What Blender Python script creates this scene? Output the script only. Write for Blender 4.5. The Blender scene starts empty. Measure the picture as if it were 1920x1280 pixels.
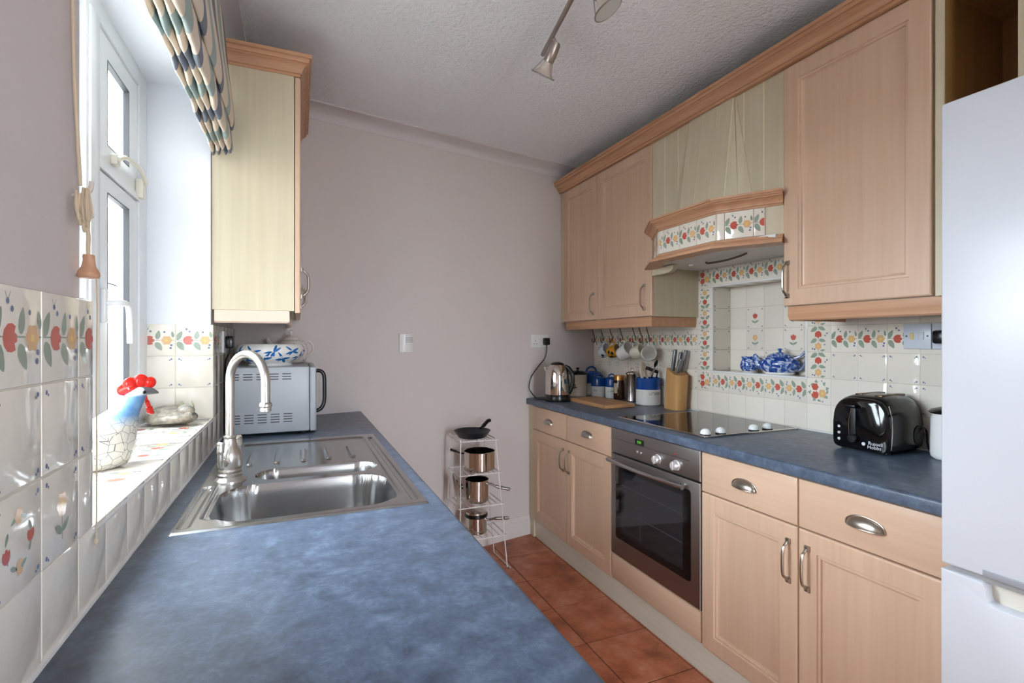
import bpy, bmesh, math, random
from mathutils import Vector, Matrix
random.seed(7)
PI = math.pi
S = bpy.context.scene
C = S.collection

# ------------------------------------------------------------------ camera, light, exposure
cam = bpy.data.cameras.new('camera'); camo = bpy.data.objects.new('camera', cam); C.objects.link(camo)
cam.sensor_width = 36; cam.lens = 945 / 1920 * 36; cam.clip_start = 0.02
camo.location = (0, 0, 1.29)
camo.rotation_euler = (PI / 2, 0, -math.atan2(401, 945))
S.camera = camo

w = bpy.data.worlds.new('sky'); S.world = w; w.use_nodes = True
bg = w.node_tree.nodes['Background']
bg.inputs[0].default_value = (0.82, 0.91, 1.0, 1); bg.inputs[1].default_value = 13.0

def portal(name, loc, rot, sx, sy):
    l = bpy.data.lights.new(name, 'AREA'); l.shape = 'RECTANGLE'; l.size = sx; l.size_y = sy
    l.cycles.is_portal = True
    o = bpy.data.objects.new(name, l); C.objects.link(o); o.location = loc; o.rotation_euler = rot
portal('window_portal', (-0.57, 1.48, 1.59), (0, -PI / 2, 0), 1.2, 1.2)
portal('rear_opening_portal', (1.0, -2.36, 1.05), (PI / 2, 0, 0), .6, 2.1)

S.view_settings.view_transform = 'Standard'; S.view_settings.look = 'None'
S.view_settings.gamma = 1.0; S.view_settings.use_curve_mapping = False
S.view_settings.exposure = 1.3

# ------------------------------------------------------------------ helpers
def lin(r, g, b):
    f = lambda c: (c / 255 / 12.92) if c / 255 <= 0.04045 else ((c / 255 + 0.055) / 1.055) ** 2.4
    return (f(r), f(g), f(b), 1.0)

class MB:
    """collects geometry, built as ONE mesh object"""
    def __init__(s): s.v = []; s.f = []; s.m = []; s.uv = None
    def add(s, vs, fs, mi=0):
        o = len(s.v); s.v += [tuple(p) for p in vs]
        for f in fs: s.f.append(tuple(i + o for i in f)); s.m.append(mi)
        return s
    def box(s, x0, x1, y0, y1, z0, z1, mi=0, bev=0, seg=2, M=None):
        if bev <= 0:
            vs = [Vector((x, y, z)) for z in (z0, z1) for y in (y0, y1) for x in (x0, x1)]
            fs = [(0, 2, 3, 1), (4, 5, 7, 6), (0, 1, 5, 4), (2, 6, 7, 3), (0, 4, 6, 2), (1, 3, 7, 5)]
        else:
            bm = bmesh.new(); bmesh.ops.create_cube(bm, size=1)
            bmesh.ops.scale(bm, vec=(abs(x1 - x0), abs(y1 - y0), abs(z1 - z0)), verts=bm.verts)
            bmesh.ops.translate(bm, vec=((x0 + x1) / 2, (y0 + y1) / 2, (z0 + z1) / 2), verts=bm.verts)
            bmesh.ops.bevel(bm, geom=list(bm.edges), offset=bev, segments=seg, profile=.5, affect='EDGES')
            bm.verts.index_update()
            vs = [v.co.copy() for v in bm.verts]; fs = [[v.index for v in f.verts] for f in bm.faces]; bm.free()
        if M is not None: vs = [M @ v for v in vs]
        return s.add(vs, fs, mi)
    def lathe(s, prof, c=(0, 0, 0), n=32, mi=0, M=None, sx=1, sy=1, cap=True):
        vs = []; fs = []
        for (r, z) in prof:
            for k in range(n):
                a = 2 * PI * k / n; vs.append(Vector((r * math.cos(a) * sx, r * math.sin(a) * sy, z)))
        m = len(prof)
        for i in range(m - 1):
            for k in range(n):
                fs.append((i * n + k, i * n + (k + 1) % n, (i + 1) * n + (k + 1) % n, (i + 1) * n + k))
        if cap:
            if prof[0][0] > 1e-6: fs.append(tuple(range(n - 1, -1, -1)))
            if prof[-1][0] > 1e-6: fs.append(tuple((m - 1) * n + k for k in range(n)))
        if M is not None: vs = [M @ v for v in vs]
        c = Vector(c); vs = [v + c for v in vs]
        return s.add(vs, fs, mi)
    def cyl(s, p0, p1, r, n=20, mi=0, r1=None):
        return s.tube([p0, p1], r if r1 is None else [r, r1], n, mi)
    def tube(s, pts, r, n=10, mi=0, closed=False, sy=1.0):
        pts = [Vector(p) for p in pts]; N = len(pts)
        rs = r if isinstance(r, (list, tuple)) else [r] * N
        T = []
        for i in range(N):
            a = pts[i - 1] if (i > 0 or closed) else pts[i]
            b = pts[(i + 1) % N] if (i < N - 1 or closed) else pts[i]
            T.append((b - a).normalized())
        u = T[0].orthogonal().normalized(); vs = []
        for i in range(N):
            if i: u = (u - T[i] * u.dot(T[i])).normalized()
            w_ = T[i].cross(u)
            for k in range(n):
                a = 2 * PI * k / n; vs.append(pts[i] + (u * math.cos(a) + w_ * math.sin(a) * sy) * rs[i])
        fs = []
        for i in range(N if closed else N - 1):
            j = (i + 1) % N
            for k in range(n): fs.append((i * n + k, i * n + (k + 1) % n, j * n + (k + 1) % n, j * n + k))
        if not closed:
            fs.append(tuple(range(n - 1, -1, -1))); fs.append(tuple((N - 1) * n + k for k in range(n)))
        return s.add(vs, fs, mi)
    def loft(s, rings, mi=0, cap=True, closed=True):
        n = len(rings[0]); vs = [p for r in rings for p in r]; fs = []
        for i in range(len(rings) - 1):
            for k in range(n if closed else n - 1):
                fs.append((i * n + k, i * n + (k + 1) % n, (i + 1) * n + (k + 1) % n, (i + 1) * n + k))
        if cap: fs.append(tuple(range(n - 1, -1, -1))); fs.append(tuple((len(rings) - 1) * n + k for k in range(n)))
        return s.add(vs, fs, mi)
    def prism(s, poly, fn, d0, d1, mi=0):
        """poly of (a,b); fn(a,b,d) -> point"""
        return s.loft([[fn(a, b, d0) for a, b in poly], [fn(a, b, d1) for a, b in poly]], mi)
    def sweep(s, path, prof, side=1, mi=0):
        """moulding: profile (out,z) along a plan polyline, mitred"""
        P = [Vector(p) for p in path]; rings = []
        for i in range(len(P)):
            ds = []
            if i > 0: ds.append((P[i] - P[i - 1]).normalized())
            if i < len(P) - 1: ds.append((P[i + 1] - P[i]).normalized())
            ns = [Vector((-d.y, d.x)) * side for d in ds]
            n_ = sum(ns, Vector((0, 0))).normalized(); k = 1 / max(.3, n_.dot(ns[0]))
            rings.append([Vector((P[i].x + n_.x * k * o, P[i].y + n_.y * k * o, z)) for o, z in prof])
        return s.loft(rings, mi)
    def ell(s, c, r, n=24, m=14, mi=0, M=None):
        prof = [(max(1e-5, math.sin(PI * i / m)), -math.cos(PI * i / m)) for i in range(m + 1)]
        MM = Matrix.Diagonal((r[0], r[1], r[2], 1))
        if M is not None: MM = M.to_4x4() @ MM
        return s.lathe(prof, c, n, mi, MM)
    def grid(s, nu, nv, fn, mi=0):
        vs = [fn(i / nu, j / nv) for j in range(nv + 1) for i in range(nu + 1)]
        fs = [(j * (nu + 1) + i, j * (nu + 1) + i + 1, (j + 1) * (nu + 1) + i + 1, (j + 1) * (nu + 1) + i) for j in range(nv) for i in range(nu)]
        return s.add(vs, fs, mi)
    def mesh(s, name, mats, off=Vector((0, 0, 0)), ang=0.6, recalc=True):
        me = bpy.data.meshes.new(name)
        me.from_pydata([tuple(Vector(p) - off) for p in s.v], [], s.f)
        for m in mats: me.materials.append(m)
        me.polygons.foreach_set('material_index', s.m)
        if recalc:
            bm = bmesh.new(); bm.from_mesh(me)
            bmesh.ops.recalc_face_normals(bm, faces=bm.faces); bm.to_mesh(me); bm.free()
        me.polygons.foreach_set('use_smooth', [True] * len(me.polygons))
        me.set_sharp_from_angle(angle=ang); me.update()
        return me

ORG = {}
def aslist(m): return list(m) if isinstance(m, (list, tuple)) else [m]
def thing(name, label, cat, loc=(0, 0, 0), rotz=0, group=None, rot=None):
    o = bpy.data.objects.new(name, None); C.objects.link(o); o.empty_display_size = .02
    o.location = loc; o.rotation_euler = rot if rot else (0, 0, rotz)
    o['label'] = label; o['category'] = cat
    if group: o['group'] = group
    ORG[o.name] = Vector(loc)
    return o
def part(mb, name, mats, parent, local=False, label=None, ang=0.6):
    """a part (or sub-part); geometry in world coordinates unless local"""
    off = Vector((0, 0, 0)) if local else ORG[parent.name]
    o = bpy.data.objects.new(name, mb.mesh(name, aslist(mats), off, ang)); C.objects.link(o); o.parent = parent
    ORG[o.name] = ORG[parent.name]
    if label: o['label'] = label
    return o
def solo(mb, name, mats, label, cat, group=None, ang=0.6, kind=None, base=None):
    """a thing that is one mesh, origin at its base"""
    if base is None:
        n = len(mb.v); xs = [p[0] for p in mb.v]; ys = [p[1] for p in mb.v]; zs = [p[2] for p in mb.v]
        base = ((min(xs) + max(xs)) / 2, (min(ys) + max(ys)) / 2, min(zs))
    base = Vector(base)
    o = bpy.data.objects.new(name, mb.mesh(name, aslist(mats), base, ang)); C.objects.link(o); o.location = base
    if kind: o['kind'] = kind
    if label: o['label'] = label
    if cat: o['category'] = cat
    if group: o['group'] = group
    ORG[o.name] = base
    return o
def struct(mb, name, mats, label=None, ang=0.6):
    o = bpy.data.objects.new(name, mb.mesh(name, aslist(mats), Vector((0, 0, 0)), ang)); C.objects.link(o)
    o['kind'] = 'structure'
    if label: o['label'] = label
    ORG[o.name] = Vector((0, 0, 0))
    return o
def sm(a, b, x):
    t = min(1, max(0, (x - a) / (b - a))); return t * t * (3 - 2 * t)
def arc(c, u, v, r, a0, a1, n):
    c = Vector(c); u = Vector(u); v = Vector(v)
    return [c + u * r * math.cos(a0 + (a1 - a0) * i / n) + v * r * math.sin(a0 + (a1 - a0) * i / n) for i in range(n + 1)]
def spline(pts, n=8):
    pts = [Vector(p) for p in pts]; out = []
    for i in range(len(pts) - 1):
        p0 = pts[max(i - 1, 0)]; p1 = pts[i]; p2 = pts[i + 1]; p3 = pts[min(i + 2, len(pts) - 1)]
        for k in range(n):
            t = k / n
            out.append(.5 * (2 * p1 + (p2 - p0) * t + (2 * p0 - 5 * p1 + 4 * p2 - p3) * t * t + (3 * p1 - p0 - 3 * p2 + p3) * t ** 3))
    return out + [pts[-1]]
def axisM(d, up=(0, 0, 1)):
    """rotation taking local z to d"""
    return Vector(d).normalized().to_track_quat('Z', 'Y').to_matrix().to_4x4()
def text_mb(txt, size, fn, mi=0, ext=.0004):
    """flat lettering as mesh; fn maps (x,y) of the centred text to a point"""
    cu = bpy.data.curves.new('t', 'FONT'); cu.body = txt; cu.size = size; cu.align_x = 'CENTER'; cu.align_y = 'CENTER'
    cu.resolution_u = 3
    o = bpy.data.objects.new('t', cu); C.objects.link(o)
    me = o.to_mesh(); mb = MB()
    mb.add([fn(v.co.x, v.co.y) for v in me.vertices], [tuple(p.vertices) for p in me.polygons], mi)
    o.to_mesh_clear(); bpy.data.objects.remove(o); bpy.data.curves.remove(cu)
    return mb

# ------------------------------------------------------------------ materials
def nt(name):
    m = bpy.data.materials.new(name); m.use_nodes = True
    t = m.node_tree; b = t.nodes['Principled BSDF']
    return m, t, b
def setp(b, **k):
    for n_, v in k.items():
        if n_ in b.inputs: b.inputs[n_].default_value = v
def mat(name, col, rough=.5, metal=0., bump=None, var=None, coat=0., spec=None, trans=0., ior=None, emit=None, stretch=None):
    """bump=(scale,distance) var=(scale,colour2,lo,hi)"""
    m, t, b = nt(name); N = t.nodes.new; L = t.links.new
    setp(b, **{'Base Color': col, 'Roughness': rough, 'Metallic': metal, 'Coat Weight': coat, 'Coat Roughness': .05, 'Transmission Weight': trans})
    if spec is not None: b.inputs['Specular IOR Level'].default_value = spec
    if ior: b.inputs['IOR'].default_value = ior
    if emit: b.inputs['Emission Color'].default_value = emit[0]; b.inputs['Emission Strength'].default_value = emit[1]
    src = None
    if bump or var:
        tc = N('ShaderNodeTexCoord'); mp = N('ShaderNodeMapping'); L(tc.outputs['Object'], mp.inputs[0])
        if stretch: mp.inputs['Scale'].default_value = stretch
        src = mp.outputs[0]
    if var:
        n_ = N('ShaderNodeTexNoise'); n_.inputs['Scale'].default_value = var[0]; n_.inputs['Detail'].default_value = 6; n_.inputs['Roughness'].default_value = .65
        L(src, n_.inputs['Vector'])
        r = N('ShaderNodeMapRange'); r.inputs[1].default_value = var[2]; r.inputs[2].default_value = var[3]; L(n_.outputs[0], r.inputs[0])
        x = N('ShaderNodeMix'); x.data_type = 'RGBA'; x.inputs[6].default_value = col; x.inputs[7].default_value = var[1]
        L(r.outputs[0], x.inputs[0]); L(x.outputs[2], b.inputs['Base Color'])
    if bump:
        n_ = N('ShaderNodeTexNoise'); n_.inputs['Scale'].default_value = bump[0]; n_.inputs['Detail'].default_value = 3; L(src, n_.inputs['Vector'])
        bp = N('ShaderNodeBump'); bp.inputs['Strength'].default_value = 1; bp.inputs['Distance'].default_value = bump[1]
        L(n_.outputs[0], bp.inputs['Height']); L(bp.outputs[0], b.inputs['Normal'])
    return m
def wood(name, c1, c2, axis='z', rough=.38, plank=.062, pv=.10):
    m, t, b = nt(name); N = t.nodes.new; L = t.links.new
    tc = N('ShaderNodeTexCoord'); mp = N('ShaderNodeMapping'); L(tc.outputs['Object'], mp.inputs[0])
    sc = {'z': (26, 26, 1.1), 'y': (26, 1.1, 26), 'x': (1.1, 26, 26)}[axis]; mp.inputs['Scale'].default_value = sc
    n1 = N('ShaderNodeTexNoise'); n1.inputs['Scale'].default_value = 2.2; n1.inputs['Detail'].default_value = 5; n1.inputs['Distortion'].default_value = .35
    L(mp.outputs[0], n1.inputs['Vector'])
    r = N('ShaderNodeMapRange'); r.inputs[1].default_value = .3; r.inputs[2].default_value = .72; L(n1.outputs[0], r.inputs[0])
    x = N('ShaderNodeMix'); x.data_type = 'RGBA'; x.inputs[6].default_value = c1; x.inputs[7].default_value = c2; L(r.outputs[0], x.inputs[0])
    sp = N('ShaderNodeSeparateXYZ'); L(tc.outputs['Object'], sp.inputs[0])
    ad = N('ShaderNodeMath'); ad.operation = 'ADD'
    a_, b_ = {'z': (0, 1), 'y': (0, 2), 'x': (1, 2)}[axis]
    L(sp.outputs[a_], ad.inputs[0]); L(sp.outputs[b_], ad.inputs[1])
    dv = N('ShaderNodeMath'); dv.operation = 'DIVIDE'; dv.inputs[1].default_value = plank; L(ad.outputs[0], dv.inputs[0])
    fl = N('ShaderNodeMath'); fl.operation = 'FLOOR'; L(dv.outputs[0], fl.inputs[0])
    wn = N('ShaderNodeTexWhiteNoise'); wn.noise_dimensions = '1D'; L(fl.outputs[0], wn.inputs['W'])
    mr = N('ShaderNodeMapRange'); mr.inputs[3].default_value = 1 - pv; mr.inputs[4].default_value = 1 + pv * .4; L(wn.outputs[0], mr.inputs[0])
    mu = N('ShaderNodeMix'); mu.data_type = 'RGBA'; mu.blend_type = 'MULTIPLY'; mu.inputs[0].default_value = 1
    L(x.outputs[2], mu.inputs[6]); L(mr.outputs[0], mu.inputs[7]); L(mu.outputs[2], b.inputs['Base Color'])
    setp(b, Roughness=rough)
    bp = N('ShaderNodeBump'); bp.inputs['Distance'].default_value = .0003; bp.inputs['Strength'].default_value = .6
    L(n1.outputs[0], bp.inputs['Height']); L(bp.outputs[0], b.inputs['Normal'])
    return m
def glaze(name, col):
    """hand-made wavy glazed tile"""
    m, t, b = nt(name); N = t.nodes.new; L = t.links.new
    tc = N('ShaderNodeTexCoord'); oi = N('ShaderNodeObjectInfo')
    ml = N('ShaderNodeVectorMath'); ml.operation = 'MULTIPLY_ADD'; ml.inputs[1].default_value = (1, 1, 1)
    cm = N('ShaderNodeCombineXYZ'); k = N('ShaderNodeMath'); k.operation = 'MULTIPLY'; k.inputs[1].default_value = 7; L(oi.outputs['Random'], k.inputs[0])
    for i in range(3): L(k.outputs[0], cm.inputs[i])
    L(tc.outputs['Object'], ml.inputs[0]); L(cm.outputs[0], ml.inputs[2])
    n_ = N('ShaderNodeTexNoise'); n_.inputs['Scale'].default_value = 26; n_.inputs['Detail'].default_value = 1.5; L(ml.outputs[0], n_.inputs['Vector'])
    bp = N('ShaderNodeBump'); bp.inputs['Distance'].default_value = .0022; bp.inputs['Strength'].default_value = .8
    L(n_.outputs[0], bp.inputs['Height']); L(bp.outputs[0], b.inputs['Normal'])
    mr = N('ShaderNodeMapRange'); mr.inputs[3].default_value = .93; mr.inputs[4].default_value = 1.03; L(oi.outputs['Random'], mr.inputs[0])
    mu = N('ShaderNodeMix'); mu.data_type = 'RGBA'; mu.blend_type = 'MULTIPLY'; mu.inputs[0].default_value = 1; mu.inputs[6].default_value = col
    L(mr.outputs[0], mu.inputs[7]); L(mu.outputs[2], b.inputs['Base Color'])
    setp(b, Roughness=.09)
    return m

PAINT = mat('lilac_wall_paint', lin(212, 203, 201), .75, bump=(90, .0006))
CEIL = mat('textured_ceiling_paint', lin(236, 238, 242), .8, bump=(75, .007))
SMOOTHP = mat('smooth_plaster', lin(212, 206, 207), .7)
REVEALP = mat('reveal_plaster', lin(226, 228, 234), .65, bump=(60, .0004))
UPVC = mat('white_upvc', lin(232, 235, 238), .22)
GASKET = mat('rubber_gasket', lin(60, 62, 66), .6)
GLASS = mat('window_glass', (1, 1, 1, 1), 0, trans=1., ior=1.02)
WOOD = wood('pale_beech', lin(214, 183, 157), lin(207, 173, 145), pv=.05)
WOODH = wood('pale_beech_horizontal', lin(214, 183, 157), lin(207, 173, 145), 'y', pv=.04)
CORN = wood('beech_moulding', lin(204, 158, 123), lin(186, 138, 104), 'y', plank=.5, pv=.02)
CORNX = wood('beech_moulding_cross', lin(204, 158, 123), lin(186, 138, 104), 'x', plank=.5, pv=.02)
CREAM = wood('cream_green_melamine', lin(209, 198, 172), lin(202, 190, 162), plank=.03, pv=.03)
PLINTH = wood('pale_plinth', lin(222, 220, 206), lin(213, 210, 194), 'y', plank=.5, pv=.02)
DARKIN = wood('dark_shelf_oak', lin(150, 112, 66), lin(134, 97, 52))  # dark brown oak for the open shelf interior
GROOVE = mat('pale_groove', lin(236, 224, 196), .5)
TILE = glaze('cream_glaze', lin(236, 229, 216))
GROUT = mat('tile_grout', lin(214, 206, 192), .8)
RED = mat('tile_red', lin(202, 98, 82), .12); ORANGE = mat('tile_orange', lin(226, 184, 132), .12)
GREEN = mat('tile_green', lin(150, 164, 146), .12); BLUE = mat('tile_blue', lin(112, 124, 158), .12); YEL = mat('tile_yellow', lin(240, 205, 120), .12)
TILEM = [TILE, RED, ORANGE, GREEN, BLUE, YEL]
STEEL = mat('brushed_steel', lin(178, 178, 178), .2, 1., bump=(30, .00012), stretch=(1, 14, 1))
STEELP = mat('polished_steel', lin(214, 208, 200), .09, 1.)
SATIN = mat('satin_nickel', lin(206, 202, 196), .3, 1.)
OVENST = mat('oven_steel', lin(150, 146, 143), .4, 1., bump=(40, .0001), stretch=(1, 14, 1))
PEWTER = mat('pewter_handle', lin(176, 170, 160), .28, 1.)
BLACK = mat('black_plastic', lin(16, 16, 18), .25)
BLACKG = mat('black_gloss', lin(9, 10, 12), .06)
BLACKM = mat('black_matt', lin(20, 20, 21), .5)
WHITEP = mat('white_plastic', lin(228, 228, 228), .3)
WHITEG = mat('white_glaze', lin(232, 232, 230), .08)
CREAMG = mat('cream_pottery', lin(226, 216, 196), .15)
GREYAP = mat('silver_grey_enamel', lin(160, 165, 172), .35)
FRIDGE = mat('fridge_white', lin(214, 218, 225), .25)
COBALT = mat('cobalt_glaze', lin(12, 70, 150), .12)
WORKTOP = None
def worktop_mat():
    m, t, b = nt('slate_blue_laminate'); N = t.nodes.new; L = t.links.new
    tc = N('ShaderNodeTexCoord')
    n1 = N('ShaderNodeTexNoise'); n1.inputs['Scale'].default_value = 22; n1.inputs['Detail'].default_value = 10; n1.inputs['Roughness'].default_value = .8; n1.inputs['Distortion'].default_value = .25
    n2 = N('ShaderNodeTexNoise'); n2.inputs['Scale'].default_value = 120; n2.inputs['Detail'].default_value = 3
    L(tc.outputs['Object'], n1.inputs['Vector']); L(tc.outputs['Object'], n2.inputs['Vector'])
    r = N('ShaderNodeValToRGB'); L(n1.outputs[0], r.inputs[0]); e = r.color_ramp.elements
    e[0].position = .34; e[0].color = lin(60, 70, 86); e[1].position = .72; e[1].color = lin(112, 128, 148)
    k = e.new(.52); k.color = lin(80, 94, 114)
    mr = N('ShaderNodeMapRange'); mr.inputs[3].default_value = .8; mr.inputs[4].default_value = 1.2; L(n2.outputs[0], mr.inputs[0])
    mu = N('ShaderNodeMix'); mu.data_type = 'RGBA'; mu.blend_type = 'MULTIPLY'; mu.inputs[0].default_value = 1
    L(r.outputs[0], mu.inputs[6]); L(mr.outputs[0], mu.inputs[7]); L(mu.outputs[2], b.inputs['Base Color'])
    bp = N('ShaderNodeBump'); bp.inputs['Distance'].default_value = .0004; bp.inputs['Strength'].default_value = .5
    L(n2.outputs[0], bp.inputs['Height']); L(bp.outputs[0], b.inputs['Normal'])
    setp(b, Roughness=.33)
    return m
WORKTOP = worktop_mat()
def terracotta():
    m, t, b = nt('terracotta_tile'); N = t.nodes.new; L = t.links.new
    tc = N('ShaderNodeTexCoord'); oi = N('ShaderNodeObjectInfo')
    k = N('ShaderNodeMath'); k.operation = 'MULTIPLY'; k.inputs[1].default_value = 9; L(oi.outputs['Random'], k.inputs[0])
    ad = N('ShaderNodeVectorMath'); ad.operation = 'ADD'; L(tc.outputs['Object'], ad.inputs[0]); L(k.outputs[0], ad.inputs[1])
    n1 = N('ShaderNodeTexNoise'); n1.inputs['Scale'].default_value = 7; n1.inputs['Detail'].default_value = 8; n1.inputs['Roughness'].default_value = .7; L(ad.outputs[0], n1.inputs['Vector'])
    r = N('ShaderNodeValToRGB'); L(n1.outputs[0], r.inputs[0]); e = r.color_ramp.elements
    e[0].position = .3; e[0].color = lin(120, 62, 40); e[1].position = .72; e[1].color = lin(196, 140, 112)
    q = e.new(.5); q.color = lin(172, 98, 66)
    L(r.outputs[0], b.inputs['Base Color']); setp(b, Roughness=.38)
    bp = N('ShaderNodeBump'); bp.inputs['Distance'].default_value = .001; L(n1.outputs[0], bp.inputs['Height']); L(bp.outputs[0], b.inputs['Normal'])
    return m
TERRA = terracotta()
# clear pane: transparent with a faint reflection so daylight passes straight through
def pane_mat():
    m = bpy.data.materials.new('clear_pane'); m.use_nodes = True; t = m.node_tree; t.nodes.clear()
    N = t.nodes.new; L = t.links.new
    o = N('ShaderNodeOutputMaterial'); x = N('ShaderNodeMixShader'); a = N('ShaderNodeBsdfTransparent'); g = N('ShaderNodeBsdfGlossy')
    a.inputs[0].default_value = (.97, .98, .98, 1); g.inputs[1].default_value = 0
    x.inputs[0].default_value = .06
    L(a.outputs[0], x.inputs[1]); L(g.outputs[0], x.inputs[2]); L(x.outputs[0], o.inputs[0])
    return m
GLASS = pane_mat()

# ------------------------------------------------------------------ room shell
def yb(x): return 2.79 + .205 * x           # the back wall runs at a slant
XL, XR, ZC = -.285, 2.022, 2.5
YN = -2.25
WY0, WY1, WZ0, WZ1 = .895, 2.066, 1.009, 2.175   # window opening

def clip(poly, planes):
    """Sutherland-Hodgman; planes = (nx, ny, d) keeps nx*x+ny*y<=d"""
    for nx, ny, d in planes:
        out = []
        for i in range(len(poly)):
            p, q = poly[i - 1], poly[i]
            a = nx * p[0] + ny * p[1] - d; b = nx * q[0] + ny * q[1] - d
            if (a <= 0) != (b <= 0):
                t = a / (a - b); out.append((p[0] + (q[0] - p[0]) * t, p[1] + (q[1] - p[1]) * t))
            if b <= 0: out.append(q)
        poly = out
        if len(poly) < 3: return []
    return poly

# floor and its tiles
fl = struct(MB().box(-.556, 2.3, YN - .1, 3.45, -.06, -.003), 'floor', mat('floor_grout', lin(70, 48, 38), .8), 'terracotta tiled floor')
room = [(-1, 0, -XL), (1, 0, XR), (0, -1, -YN), (-.205, 1, 2.79)]
TP = .305; tile_full = None
for i in range(-5, 4):
    for j in range(-14, 6):
        x0 = 1.135 + i * TP; y0 = 1.86 + j * TP; g = .0022
        q = [(x0 + g, y0 + g), (x0 + TP - g, y0 + g), (x0 + TP - g, y0 + TP - g), (x0 + g, y0 + TP - g)]
        if i * TP + 1.135 + TP < .30 or x0 > 1.6: continue      # under the fitted units
        cq = clip(q, room)
        if not cq: continue
        full = len(cq) == 4 and all(abs(a[0] - b[0]) < 1e-6 and abs(a[1] - b[1]) < 1e-6 for a in cq for b in q if abs(a[0] - b[0]) + abs(a[1] - b[1]) < .01) and abs(cq[0][0] - cq[2][0]) > .29 and abs(cq[0][1] - cq[2][1]) > .29
        if full and tile_full: me = tile_full
        else:
            mb = MB(); ctr = (x0 + TP / 2, y0 + TP / 2); ins = []
            for (a, b) in cq:
                d = Vector((ctr[0] - a, ctr[1] - b)); d = d.normalized() * .0022; ins.append((a + d.x, b + d.y))
            mb.loft([[Vector((a - x0, b - y0, -.008)) for a, b in cq], [Vector((a - x0, b - y0, -.0015)) for a, b in cq], [Vector((a - x0, b - y0, 0)) for a, b in ins]])
            me = mb.mesh('floor_tile', [TERRA])
            if full: tile_full = me
        o = bpy.data.objects.new('floor_tile', me); C.objects.link(o); o.parent = fl; o.location = (x0, y0, 0)

struct(MB().box(-.556, 2.3, YN - .1, 3.45, ZC, ZC + .12), 'ceiling', CEIL, 'white stippled ceiling')
# coving on the left and back walls
cv = [(0, 2.44), (.004, 2.44)] + [(.09 - .086 * math.cos(a), 2.495 - .055 * (1 - math.sin(a))) for a in [PI / 2 * k / 6 for k in range(7)]] + [(.095, 2.5), (0, 2.5)]
struct(MB().sweep([(XL, YN), (XL, yb(XL)), (XR, yb(XR))], cv, -1), 'trim_1', SMOOTHP, 'smooth plaster coving')

bw = MB()
bw.prism([(-.62, yb(-.62)), (2.3, yb(2.3)), (2.3, 3.45), (-.62, 3.45)], lambda a, b, d: Vector((a, b, d)), -.003, ZC)
struct(bw, 'wall_back', PAINT, 'lilac white back wall')

# left wall with the window opening
lw = MB()
def lbox(y0, y1, z0, z1): lw.box(-.556, XL, y0, y1, z0, z1)
lbox(YN, WY0, -.003, ZC); lbox(WY1, yb(XL), -.003, ZC); lbox(WY0, WY1, -.003, WZ0); lbox(WY0, WY1, WZ1, ZC)
lw.box(-.475, XL + .001, WY0, .916, WZ0, 1.352)               # built-up lower part of the near reveal
wl = struct(lw, 'wall_left', PAINT, 'lilac white window wall with tiled splashback')
rv = MB()
rv.box(-.5565, XL - .001, WY1 - .002, WY1 + .001, WZ0, WZ1); rv.box(-.5565, XL - .001, WY0, WY1, WZ1 - .002, WZ1 + .001); rv.box(-.5565, XL - .001, WY0 - .001, WY0 + .002, WZ0, WZ1)
part(rv, 'reveal_plaster', REVEALP, wl)

# right wall with the tiled niche
NY0, NY1, NZ0, NZ1, NX = 1.5025, 2.04, 1.136, 1.576, 2.142
rw = MB()
rw.box(XR, 2.3, YN, NY0, -.003, ZC); rw.box(XR, 2.3, NY1, yb(XR) + .05, -.003, ZC)
rw.box(XR, 2.3, NY0, NY1, -.003, NZ0 - .006); rw.box(XR, 2.3, NY0, NY1, NZ1 + .006, ZC); rw.box(NX + .006, 2.3, NY0, NY1, NZ0 - .006, NZ1 + .006)
wr = struct(rw, 'wall_right', PAINT, 'right wall with flower tiled splashback and niche')
# unseen rear wall; its opening is added and sized to let in fill daylight
rr = MB()
rr.box(-.556, .73, YN - .1, YN, -.003, ZC); rr.box(1.28, 2.3, YN - .1, YN, -.003, ZC); rr.box(.73, 1.28, YN - .1, YN, 2.1, ZC)
struct(rr, 'wall_rear', PAINT, 'unseen rear wall with a narrow opening added for fill daylight')

# skirting on the back wall
sk = [(0, 0), (.018, 0), (.018, .085), (.015, .09), (.015, .098), (.010, .104), (.008, .118), (.005, .126), (0, .128)]
struct(MB().sweep([(.30, yb(.30)), (1.452, yb(1.452))], sk, -1), 'baseboard_back', mat('skirting_paint', lin(216, 208, 204), .45), 'moulded cream skirting board')

# ------------------------------------------------------------------ decorated wall tiles
def leaf(cx, cy, Ln, W, ang):
    a = math.radians(ang); out = []
    for k in range(12):
        t = 2 * PI * k / 12; x = math.cos(t) * Ln / 2; y = math.sin(t) * W / 2 * (1 - .35 * math.cos(t)) * (abs(math.sin(t)) ** .3 if abs(math.sin(t)) > 1e-6 else 0)
        out.append((cx + x * math.cos(a) - y * math.sin(a), cy + x * math.sin(a) + y * math.cos(a)))
    return (3, out)
def flower(cx, cy, R, c=2, ph=0., k=6, amp=.09):
    return (c, [(cx + R * (1 - amp + amp * math.cos(k * t + ph)) * math.cos(t), cy + R * (1 - amp + amp * math.cos(k * t + ph)) * math.sin(t)) for t in [2 * PI * i / 30 for i in range(30)]])
def dot(cx, cy, r, c=4): return (c, [(cx + r * math.cos(2 * PI * i / 8), cy + r * math.sin(2 * PI * i / 8)) for i in range(8)])
def tulip(cx, cy, R, ang=0):
    a = math.radians(ang); base = [(-.95, 0), (-.8, .55), (-.3, .95), (.25, 1.0), (.75, .8), (.6, .4), (1.0, .15), (.95, -.25), (.6, -.4), (.75, -.85), (.2, -1.0), (-.35, -.95), (-.8, -.55)]
    return (1, [(cx + R * (x * math.cos(a) - y * math.sin(a)), cy + R * (x * math.sin(a) + y * math.cos(a))) for x, y in base])
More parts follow.
